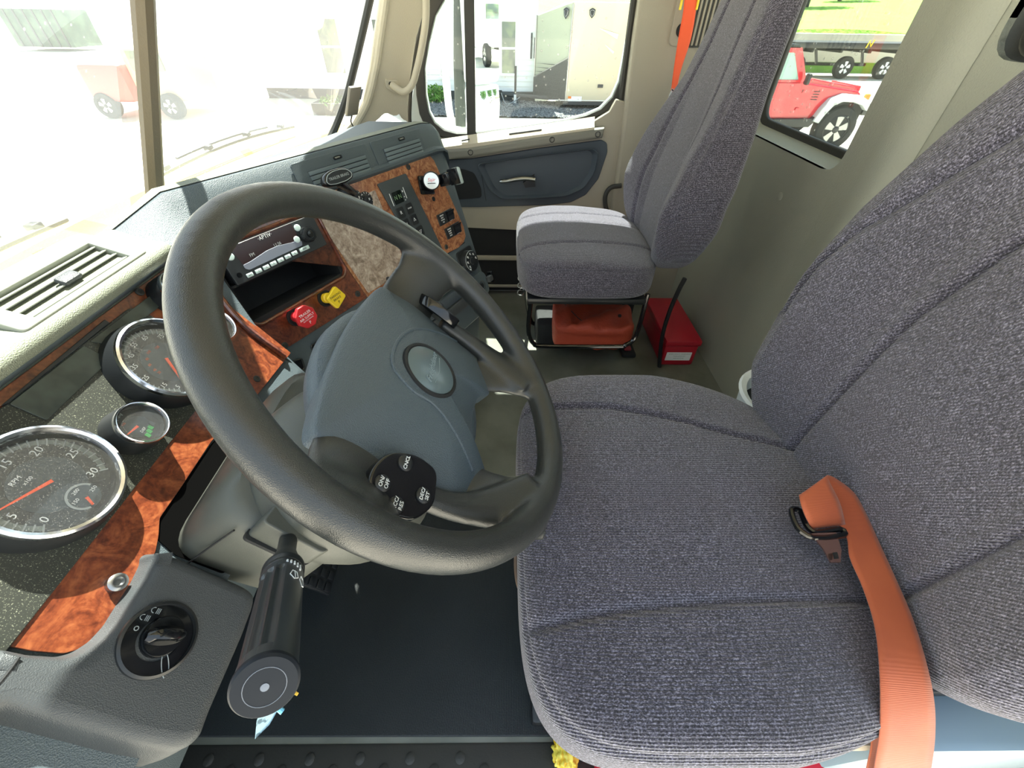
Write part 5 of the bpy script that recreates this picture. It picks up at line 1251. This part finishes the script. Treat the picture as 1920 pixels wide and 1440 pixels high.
MB().tube(crom([at_x(u, v, 1.5) for u, v in ((660, 216), (658, 228), (664, 240), (670, 250))], 4), .0022, 6).build('cable', 'rubber', tbx)

# ================================================================ OUTSIDE
MT['concrete'] = mat('concrete', '#cfcabb', .85, var=('#bdb8a8', .6, 4, .35, .7))
gd = ob('ground', mesh('g', [(-60, -80, GZ), (90, -80, GZ), (90, 90, GZ), (-60, 90, GZ)], [(0, 1, 2, 3)]), 'concrete', kind='structure')
# the truck's own nose: cowl, hood, wipers
hd_ = thing('truck_hood', 'white truck hood sloping away beyond the windshield', 'hood', (.85, 1.2, .5))
rows = []
for x in np.linspace(-.1, 1.8, 15):
    c = ((x - .85) / .95) ** 2
    rows.append([(x, .90 - .10 * c, .620 - .05 * c), (x, 1.05 - .1 * c, .60 - .09 * c), (x, 1.5 - .15 * c, .53 - .14 * c), (x, 1.95 - .25 * c, .36 - .2 * c), (x, 2.1 - .3 * c, .0), (x, 2.1 - .3 * c, -.9)])
loft('hood_shell', rows, 'paint', hd_, thick=.01)
for s_ in (-.1, 1.8): MB().box((s_, 1.4, -.3), (.04, 1.2, 1.3), bev=.02).build('fender', 'paint', hd_)
cw = thing('cowl_panel', 'yellow cowl panel at the foot of the windshield', 'panel', (.85, .74, .68))
yel = mat('cowl_yellow', '#e0c41c', .6, var=('#c4a818', 60, 3, .5, .7))
rows = []
for x in np.linspace(-.1, 1.75, 24):
    y0 = WS(x, .68)[1] + .02; rows.append([(x, y0, .672), (x, y0 + .03, .690), (x, y0 + .11, .692), (x, y0 + .15, .665), (x, y0 + .17, .60)])
loft('cowl', rows, yel, cw, thick=.006)
for k, (xa, xb) in enumerate(((.12, .74), (.98, 1.55))):
    wp = thing('wiper', ['black wiper at the foot of the left windshield pane', 'black wiper at the foot of the right windshield pane'][k], 'wiper', (xa, .72, .72), 'windshield wipers')
    P = [WS(x, .708 + .012 * math.sin((x - xa) / (xb - xa) * PI), .02) + np.array([0, .09, 0]) for x in np.linspace(xa, xb, 12)]
    MB().tube(P, .005, 6).build('blade', 'rubber', wp)
    MB().tube([p + np.array([0, .012, .010]) for p in P[2:-2]], .0035, 6).build('arm', 'black', wp)
    for j in (1, 4, 7, 10): MB().box(P[j] + np.array([0, .006, .006]), (.02, .018, .012), bev=.003).build('clip', 'black', wp)

# mirror outside the passenger window
sm = thing('side_mirror', 'white framed double side mirror seen through the passenger window', 'mirror', (2.15, .1, .6))
mp_ = at_x(914, 82, 2.15); mn = np.array([-.60, -.80, .02]); ma = np.cross((0, 0, 1), mn); MF = Frame(mp_, ma, (0, 0, 1))
mirr = mat('mirror_silver', '#f4f8f8', .01, 1.0)
ztop, zmid, zlow = .36, -.150, -.275
w2 = .078
plate('upper_shell', MF, rnd(rect(-w2 - .004, zmid + .02, w2 + .008, ztop + .01), .02), -.07, -.004, 'white', sm, bev=.012)
plate('upper_glass', MF, rnd(rect(-w2, zmid + .03, w2, ztop), .012), -.006, -.002, mirr, sm)
plate('lower_shell', MF, rnd(rect(-w2 - .004, zlow - .01, w2 + .008, zmid + .012), .02), -.07, -.004, 'white', sm, bev=.012)
rows = []
for i in np.linspace(-1, 1, 9):
    rows.append([MF.P(i * w2 * .96, (zlow + zmid) / 2 + j * (zmid - zlow) / 2 * .93, -.003 + .012 * (1 - .5 * i * i - .5 * j * j)) for j in np.linspace(-1, 1, 9)])
loft('lower_glass', rows, mirr, sm)
c = [at_x(862, -160, 2.15), at_x(862, 0, 2.15), at_x(861, 120, 2.15), at_x(864, 236, 2.15)]
MB().tube(c, .024, 12, flat=.7).build('arm', mat('arm_grey', '#3c3f3b', .6, bump=[('n', 200, .001)]), sm)
c = [at_x(822, -160, 2.2), at_x(826, 0, 2.2), at_x(834, 120, 2.2), at_x(846, 225, 2.2), at_x(868, 243, 2.17), at_x(900, 236, 2.15)]
MB().tube(crom(c, 4), .016, 12).build('bracket', 'white', sm)
MB().tube([at_x(864, 10, 2.16), at_x(895, 10, 2.18)], .012, 8).build('clamp', 'black', sm); MB().tube([at_x(864, 200, 2.16), at_x(897, 205, 2.18)], .010, 8).build('clamp', 'black', sm)

# white clapboard building
BX = 16.5
BW = Frame((BX, 0, 0), (0, -1, 0), (0, 0, 1))
hb = thing('building', 'white clapboard building with narrow sash windows beyond the passenger window', 'building', (BX, 3, GZ))
MB().box((BX + 3, 3.5, 1.3), (5.9, 8.8, 5.0)).build('wall', 'white', hb)
MB().box((BX + 2.95, 3.5, GZ + .14), (5.96, 8.84, .28)).build('foundation', 'dash_grey', hb)
mb0 = MB().add([(0, -4.4, 0), (0, 4.4, 0), (0, 4.4, .135), (0, -4.4, .135), (-.022, -4.4, 0), (-.022, 4.4, 0), (-.004, 4.4, .135), (-.004, -4.4, .135)], [(4, 5, 6, 7), (0, 4, 7, 3), (1, 2, 6, 5), (0, 1, 5, 4), (3, 7, 6, 2)])
b0_ = mb0.build('siding_board', 'white', hb, smooth=False); b0_.location = (BX, 3.5, GZ + .28)
b0_.matrix_parent_inverse = Matrix.Translation(hb.location).inverted()
for i in range(1, 33):
    o = b0_.copy(); COL.objects.link(o); o.location = (BX, 3.5, GZ + .28 + i * .138)
pane_d = mat('dark_pane', '#4d5a50', .12, var=('#6f7d5e', 3, 3, .45, .62), spec=.8)
for k, (ya, yb, za, zb) in enumerate(((1.96, 2.13, -.54, .73), (-.24, .18, -.44, .81), (3.6, 4.1, -.5, .8), (5.2, 5.8, -.5, .8))):
    f_ = plate('window_frame', BW, rect(-yb - .06, za - .07, -ya + .06, zb + .06), .015, .05, 'white', hb, holes=[rect(-yb, za, -ya, zb)])
    plate('window_pane', BW, rect(-yb, za, -ya, zb), .008, .024, pane_d, f_)
    MB().fbox(BW, -(ya + yb) / 2, (za + zb) / 2, .02, yb - ya, .055, .022).build('sash_rail', 'white', f_)
    MB().fbox(BW, -(ya + yb) / 2, za - .05, .03, yb - ya + .16, .03, .05).build('window_sill', 'white', f_)
MB().box((BX + 2.9, 3.5, 3.88), (6.6, 9.4, .16)).build('roof', 'dash_grey', hb)
MB().fbox(BW, .74, .25, .02, .05, .62, .03).build('downpipe', 'dash_grey', hb); MB().fbox(BW, .84, .2, .02, .03, .5, .03).build('downpipe', 'dash_grey', hb)
# gravel strip and shrub
gx, gy = np.meshgrid(np.linspace(13.6, 16.4, 90), np.linspace(-3.4, 3.1, 190), indexing='ij')
gzv = GZ + .015 + rng.random(gx.shape) * .05
gxx = gx + (rng.random(gx.shape) - .5) * .02; gyy = gy + (rng.random(gx.shape) - .5) * .02
V = np.stack([gxx, gyy, gzv], -1).reshape(-1, 3); nn_ = 190
F = [(i * nn_ + j, i * nn_ + j + 1, (i + 1) * nn_ + j + 1, (i + 1) * nn_ + j) for i in range(89) for j in range(189)]
T(ob('gravel', mesh('gravel', V, F, False), mat('gravel_grey', '#77797a', .9, var=('#3e4042', 30, 2, .45, .6)), kind='stuff'), 'dark grey gravel strip along the foot of the white building', 'gravel')
def leaves(name, c, rad, n, size, m, parent=None, kind=None, squash=.7):
    P = rng.normal(size=(n, 3)); P /= np.linalg.norm(P, axis=1)[:, None]; P *= (rng.random((n, 1)) ** .4) * rad; P[:, 2] *= squash
    A = rng.normal(size=(n, 3)); B = rng.normal(size=(n, 3)); A /= np.linalg.norm(A, axis=1)[:, None]; B /= np.linalg.norm(B, axis=1)[:, None]
    C = np.array(c) + P; v = np.concatenate([C - A * size, C + B * size * .5, C + A * size, C - B * size * .5]); f = [(i, i + n, i + 2 * n, i + 3 * n) for i in range(n)]
    o = ob(name, mesh(name, v, f, False), m)
    if kind: o['kind'] = kind
    if parent is not None: under(parent, o)
    return o
grn = mat('leaf_green', '#6fa03c', .7, var=('#4a7a2a', 3, 2, .4, .6)); grd = mat('leaf_dark', '#5f8a3e', .8, var=('#36592a', 1.2, 3, .4, .6))
bs = thing('shrub', 'small bright green shrub at the foot of the white building', 'shrub', (15.9, 2.25, GZ))
leaves('foliage', (15.9, 2.3, GZ + .26), .36, 900, .05, grn, bs, 'stuff'); MB().tube([(15.9, 2.3, GZ), (15.9, 2.3, GZ + .2)], .03, 6).build('stem', 'rubber', bs)

# enclosed cargo trailer
et = thing('cargo_trailer', 'grey beige enclosed cargo trailer with V nose and black shield badges', 'trailer', (15.5, -4, GZ))
tg_ = mat('trailer_skin', '#b9b49c', .35, spec=.6); tg2 = mat('trailer_nose', '#9aa08e', .35)
fp = [(15.0, -8.0), (15.0, -1.78), (16.05, -.86), (17.1, -1.78), (17.1, -8.0)]
zb = -.98
top_z = [1.26, 1.26, .97, 1.26, 1.26]
def panel(nm, pts, m, th=.02):
    P = [np.array(p, float) for p in pts]; n3 = np.cross(P[1] - P[0], P[2] - P[0]); n3 /= np.linalg.norm(n3)
    mb = MB().add(P + [p + n3 * th for p in P], [tuple(range(len(P))), tuple(range(2 * len(P) - 1, len(P) - 1, -1))] + [(i, (i + 1) % len(P), len(P) + (i + 1) % len(P), len(P) + i) for i in range(len(P))])
    return mb.build(nm, m, et, smooth=False)
for i in range(5):
    j = (i + 1) % 5; a, b = fp[i], fp[j]
    panel('side_panel' if i != 1 else 'nose_panel', [(a[0], a[1], zb), (b[0], b[1], zb), (b[0], b[1], top_z[j]), (a[0], a[1], top_z[i])], tg2 if i in (1, 2) else tg_)
panel('roof_panel', [(x, y, z) for (x, y), z in zip(fp, top_z)], 'white')
blk = mat('diamond_plate_black', '#3a3e3e', .4, .3, bump=[('v', 22, .01)])
k_ = (np.array(fp[2]) - np.array(fp[1])); nrm = np.array([-k_[1], k_[0]]) / np.linalg.norm(k_) * .03
A_ = np.array(fp[1]) + nrm; B_ = np.array(fp[2]) + nrm
TN = Frame((A_[0], A_[1], 0), (-(B_ - A_)[0], -(B_ - A_)[1], 0), (0, 0, 1)); Ln = np.linalg.norm(B_ - A_)
if TN.n[0] > 0: TN = Frame((A_[0], A_[1], 0), ((B_ - A_)[0], (B_ - A_)[1], 0), (0, 0, 1))
sN = 1 if (TN.P(1, 0)[:2] - A_) @ (B_ - A_) > 0 else -1
plate('stone_guard', TN, [(0, zb), (sN * Ln, zb), (sN * Ln, -.49), (0, .06)], .0, .02, blk, et)
for i in range(9):
    z0 = zb + .05 + i * .1
    plate('guard_row', TN, [(0, z0), (sN * Ln * min(1, 1.0), z0), (sN * Ln * (1 if z0 < -.5 else max(.05, (.06 - z0) / .55)), z0 + .02), (0, z0 + .02)], .019, .026, blk, et)
MB().tube([TN.P(0, .07, .01), TN.P(sN * Ln, -.48, .01)], .02, 6).build('guard_trim', 'steel', et)
for x, y in (fp[1], fp[2]): MB().tube([(x - .01, y + .01, zb), (x - .01, y + .01, 1.2 if x < 15.5 else .97)], .022, 8).build('corner_post', 'steel', et)
TS = Frame((15.0, 0, 0), (0, -1, 0), (0, 0, 1))
MB().fbox(TS, 5, zb - .03, -.02, 6.6, .09, .06).build('base_rail', 'dash_grey', et)
MB().fbox(TS, 3.0, zb + .04, .02, 3.5, .02, .01).build('base_trim', 'white', et)
def shield(fr, x, y, s, nm):
    o = plate(nm, fr, rnd([(x - s, y + s * .8), (x, y + s * 1.2), (x + s, y + s * .8), (x + s * .75, y - s * .5), (x, y - s * 1.3), (x - s * .75, y - s * .5)], s * .2), .022, .035, 'blackgloss', et)
    MB().tube([fr.P(x + a * s * .7, y + b * s * .7, .036) for a, b in ((-1, .7), (0, 1.1), (1, .7), (.7, -.5), (0, -1.2), (-.7, -.5))], .008, 5, closed=True).build('badge_rim', 'steel', o)
shield(TS, 2.30, 1.03, .085, 'badge'); shield(TN, sN * .20, 1.02, .10, 'badge')
plate('streak_decal', TS, [(2.55, .72), (3.1, .60), (3.08, .50)], .021, .024, 'white', et)
plate('streak_decal', TS, [(2.75, .38), (3.05, .22), (3.02, .18)], .021, .024, 'white', et)
plate('sticker', TS, rect(1.84, -.98, 2.26, -.84), .021, .024, 'white', et); plate('sticker_orange', TS, rect(1.84, -.90, 1.94, -.84), .0235, .026, mat('sticker_orange', '#e08030', .5), et)
plate('latch_plate', TS, rect(2.7, -.62, 2.86, -.54), .021, .03, 'dash_grey', et)
for a, b in (((15.3, -2.0), (16.05, .25)), ((16.8, -2.0), (16.05, .25))): MB().tube([(a[0], a[1], zb + .0), (b[0], b[1], zb + .05)], .05, 6).build('tongue_beam', 'dash_grey', et)
MB().box((16.05, .32, zb + .08), (.12, .3, .12), bev=.02).build('coupler', 'black', et)
MB().tube([(15.85, -.25, GZ), (15.85, -.25, -.2)], .035, 10).build('jack_post', 'black', et); MB().tube([(15.85, -.25, GZ), (15.85, -.25, GZ + .28)], .045, 10).build('jack_foot', 'white', et)
MB().tube(crom([np.array(p) for p in ((15.8, .2, zb + .1), (15.7, .05, -1.15), (15.75, -.2, -1.1), (15.8, -.4, zb))], 4), .015, 6).build('safety_chain', 'steel', et)
def wheel(nm, fr, x, y, r, wd_, parent, spokes=5, rimc='steel', tyre=None):
    c = fr.sub(x, y); mb = MB().lathe(c, [(r * .60, -wd_), (r * .93, -wd_), (r, -wd_ * .8), (r, -wd_ * .15), (r * .93, 0), (r * .66, .0), (r * .60, -.02)], 40)
    o = mb.build(nm, tyre or 'blackmatt', parent)
    MB().lathe(c, [(r * .62, -wd_ * .9), (r * .62, -.012), (r * .57, -.004), (r * .55, -.02), (r * .53, -.09), (.001, -.09)], 36).build('rim', 'black', o)
    for i in range(spokes):
        f = c.sub(0, 0, 0, 2 * PI * i / spokes + .3)
        MB().prism(f, [(r * .10, -r * .07), (r * .54, -r * .17), (r * .56, -r * .10), (r * .56, r * .10), (r * .54, r * .17), (r * .10, r * .07)], -.05, -.012).build('spoke', rimc, o)
    MB().lathe(c, [(r * .16, -.06), (r * .15, .0), (r * .10, .012), (.001, .014)], 20).build('hub_cap', 'black', o)
    return o
for y in (5.2, 6.1): wheel('wheel', TS, y, GZ + .36, .36, .2, et, 6)

# red off-road car
JX = 10.17
JS = Frame((JX, 0, 0), (0, -1, 0), (0, 0, 1))
jp = thing('car', 'red boxy off-road car with grey fender flare outside the rear window', 'car', (JX + .8, -5.6, GZ))
jr = mat('car_red', '#c8142a', .25, coat=.8); jw = mat('dusty_fender', '#b9c0c0', .5)
JI = Frame((JX + .10, 0, 0), (0, -1, 0), (0, 0, 1))
body = [(3.6, -.62), (3.6, .05), (6.12, .05), (6.2, .02), (7.30, -.10), (7.38, -.16), (7.38, -.40), (6.62, -.45), (6.50, -.66)]
plate('body_side', JI, rnd(body, .03), -1.45, 0, jr, jp, bev=.03)
plate('hood_panel', JI, rnd([(6.15, .04), (6.3, .085), (7.2, -.03), (7.32, -.08), (7.32, -.13), (6.15, -.02)], .02), -1.3, -.10, jr, jp, bev=.02)
plate('door_panel', JI, rnd([(5.05, -.58), (5.05, .02), (6.02, .02), (6.10, -.1), (6.08, -.50), (6.0, -.58)], .05), 0, .018, jr, jp, bev=.006)
for z in (-.12, -.42): MB().fbox(JI, 6.14, z, 0, .07, .05, .03, bev=.008).build('door_hinge', jr, jp)
plate('window_frame', JI, rnd([(4.0, .03), (4.0, .58), (5.72, .58), (6.02, .10), (6.06, .03)], .04), -.04, .006, jr, jp, bev=.004, holes=[rnd([(4.1, .07), (4.1, .50), (5.66, .50), (5.93, .09), (5.93, .07)], .03)])
plate('side_window', JI, rnd([(4.1, .07), (4.1, .50), (5.66, .50), (5.93, .09), (5.93, .07)], .03), -.03, -.01, mat('tinted_glass', '#8fb0a8', .1, spec=.8), jp)
plate('roof', JI, rnd([(3.9, .56), (3.95, .63), (5.70, .63), (5.76, .57)], .03), -1.4, .01, 'black', jp, bev=.02)
plate('windshield_frame', JI, [(5.70, .58), (5.78, .58), (6.12, .06), (6.02, .06)], -1.35, -.02, jr, jp)
MB().box((JX - .06, -6.03, .10), (.14, .07, .19), bev=.03).build('door_mirror', 'black', jp)
fl_o = [(6.52, -.62), (6.60, -.40), (6.72, -.22), (6.95, -.14), (7.30, -.16), (7.50, -.24), (7.62, -.36), (7.64, -.42), (7.54, -.42), (7.42, -.33), (7.22, -.28), (6.98, -.27), (6.82, -.34), (6.72, -.50), (6.66, -.66)]
plate('fender_flare', JI, rnd(fl_o, .02), -.05, .14, jw, jp, bev=.015)
plate('fender_well', JI, rnd([(6.66, -.66), (6.72, -.50), (6.82, -.34), (6.98, -.27), (7.22, -.28), (7.42, -.33), (7.54, -.42), (7.54, -.75)], .02), -.10, .015, 'blackmatt', jp)
plate('side_step', JI, [(4.6, -.74), (6.5, -.74), (6.62, -.60), (6.62, -.50), (6.50, -.58), (4.6, -.62)], -.05, .10, 'black', jp, bev=.01)
for i in range(4): MB().fbox(JI, 6.42, -.12 - i * .045, .0, .13, .016, .012, bev=.004).build('side_vent', 'black', jp)
MB().box((JX + .1, -7.52, -.20), (.1, .10, .12), bev=.03).build('turn_signal', mat('amber', '#e08a30', .3), jp)
MB().box((JX + .8, -7.66, -.42), (1.5, .22, .20), bev=.03).build('bumper', 'black', jp)
MB().box((JX + .8, -7.42, -.20), (1.0, .06, .34), bev=.02).build('grille', jr, jp)
wheel('wheel', JS, 7.12, -.775, .425, .26, jp, 5); wheel('wheel', JS, 4.5, -.775, .425, .26, jp, 5)
JO = Frame((JX + 1.65, 0, 0), (0, -1, 0), (0, 0, 1)); wheel('wheel', JO, 7.12, -.775, .425, .26, jp, 5); wheel('wheel', JO, 4.5, -.775, .425, .26, jp, 5)

# flatbed trailer chassis further back
fb = thing('flatbed_trailer', 'long black flatbed trailer chassis parked beyond the red car', 'trailer', (25.5, -16, GZ))
FB = Frame((25, 0, 0), (0, -1, 0), (0, 0, 1))
MB().fbox(FB, 16.6, .07, -2.2, 9.5, .22, 2.3, bev=.02).build('deck', 'black', fb)
for x in (13.2, 14.6, 16.0, 17.4, 18.8): MB().fbox(FB, x, -.12, -2.1, .10, .16, 2.1).build('cross_beam', 'blackmatt', fb)
MB().fbox(FB, 16.2, -.72, -1.6, 4.4, .12, .25).build('axle_frame', 'blackmatt', fb)
for x in (14.1, 16.5, 18.5): wheel('wheel', FB, x, -.76, .44, .3, fb, 5, 'white')
for x in (15.2, 17.5): MB().fbox(FB, x, -.38, -.6, .09, .62, .09, rot=.5).build('brace', 'black', fb)
wt = FB.P(17.2, .26, .02); MB().tube([FB.P(17.0, .0, .12), FB.P(17.06, .26, .12), FB.P(17.2, .05, .12), FB.P(17.25, .3, .12)], .03, 5).build('strap_winch', 'yellow', fb)
# embankment with grass and a tree row
gxs = np.linspace(28, 75, 30); gys = np.linspace(-60, 5, 40); V = []; F = []
for i, x in enumerate(gxs):
    for j, y in enumerate(gys): V.append((x, y, .45 + max(0, x - 31) * .075 + .15 * math.sin(y * .4 + x * .3) if x > 29 else GZ))
for i in range(29):
    for j in range(39): F.append((i * 40 + j, (i + 1) * 40 + j, (i + 1) * 40 + j + 1, i * 40 + j + 1))
T(ob('grass_bank', mesh('grass', V, F), mat('lawn_green', '#86b83c', .9, var=('#6da032', .5, 5, .35, .7), bump=[('n', 6, .1)]), kind='stuff'), 'bright green grass bank beyond the flatbed trailer', 'grass')
MB().box((29.2, -25, -.40), (1.6, 60, 1.62)).build('retaining_kerb', 'concrete', gd)
def tree(x, y, z, h, r, lbl, m, grp):
    t = thing('tree', lbl, 'tree', (x, y, z), grp)
    MB().tube([(x, y, z), (x + .1, y, z + h * .5), (x, y + .1, z + h * .85)], [.22, .16, .05], 8).build('trunk', 'rubber', t)
    leaves('crown', (x, y, z + h * .62), r, 2600, r * .09, m, t, 'stuff', squash=1.15); return t
for i, (x, y) in enumerate(((46, -20.5), (50, -27), (57, -34), (62, -24))):
    tree(x, y, 1.7, 6.5, 2.4, ['leafy tree casting shade on the grass bank', 'leafy tree further right on the grass bank', 'far tree at the right end of the grass bank', 'tree behind the others on the grass bank'][i], grn, 'trees on the grass bank')
for i in range(3):
    tree(5 + i * 8.6, -44, GZ, 11, 3.7, ['first', 'middle', 'last'][i] + ' tree of the row reflected in the side mirror', grd, 'trees reflected in the side mirror')
# white truck seen in the mirror
wt_ = thing('parked_truck', 'white cab-and-chassis truck reflected in the side mirror', 'truck', (9.5, -26, GZ))
MB().box((9.5, -27, .55), (2.3, 2.6, 2.1), bev=.15).build('cab', 'white', wt_); MB().box((9.5, -25.2, .15), (2.1, 1.6, 1.0), bev=.2).build('hood', 'white', wt_)
MB().box((9.5, -25.68, 1.05), (1.9, .08, .6), bev=.02).build('windshield', pane_d, wt_); MB().box((9.5, -28, -.35), (1.0, 7.5, .25), bev=.02).build('chassis', 'rubber', wt_)
WT = Frame((8.3, 0, 0), (0, -1, 0), (0, 0, 1)); WT2 = Frame((10.9, 0, 0), (0, -1, 0), (0, 0, 1))
for f_ in (WT, WT2):
    for y in (25.2, 30.5): wheel('wheel', f_, y, GZ + .5, .5, .3, wt_, 5)
# through the windshield: pickup, green container, dark planter
rt = thing('pickup_truck', 'red pickup with a tan body beyond the windshield post', 'truck', (13.2, 10, GZ))
MB().box((13.6, 10.15, -.45), (1.7, 1.1, .8), bev=.12).build('hood', mat('faded_red', '#d0564e', .5), rt)
MB().box((13.8, 9.0, -.3), (1.7, 1.2, 1.1), bev=.12).build('cab', mat('tan_paint', '#cdb98c', .6), rt)
MB().box((12.94, 9.0, .0), (.05, .8, .4), bev=.02).build('side_window', pane_d, rt)
PT = Frame((12.7, 0, 0), (0, -1, 0), (0, 0, 1))
for y in (-10.4, -8.75): wheel('wheel', PT, y, GZ + .28, .28, .25, rt, 5)
gc = thing('green_container', 'dark green container far off at the top left', 'container', (35, 29, GZ))
MB().box((35, 29.3, -.1), (2.4, 3.6, 1.8), bev=.05).build('box', mat('dark_green', '#2f4a3a', .6, var=('#46604c', 1.5, 3, .4, .6)), gc)
for i in range(6): MB().box((33.77, 27.8 + i * .58, -.1), (.06, .08, 1.8)).build('rib', 'dash_grey', gc)
dp = thing('planter', 'low dark planter box beyond the lower right corner of the windshield', 'planter', (13.6, 5.2, GZ))
MB().box((13.9, 4.9, GZ + .14), (.6, 1.1, .28), bev=.02).build('trough', 'rubber', dp)
leaves('plants', (13.9, 4.9, GZ + .30), .40, 500, .05, grd, dp, 'stuff', squash=.35)
lt = thing('tree', 'pale green tree at the very top left beyond the windshield', 'tree', (30, 31, GZ))
MB().tube([(40, 42, GZ), (40, 42, 4)], .25, 8).build('trunk', 'rubber', lt)
leaves('crown', (40, 42, 5.5), 4.5, 2600, .4, grn, lt, 'stuff', squash=.8)
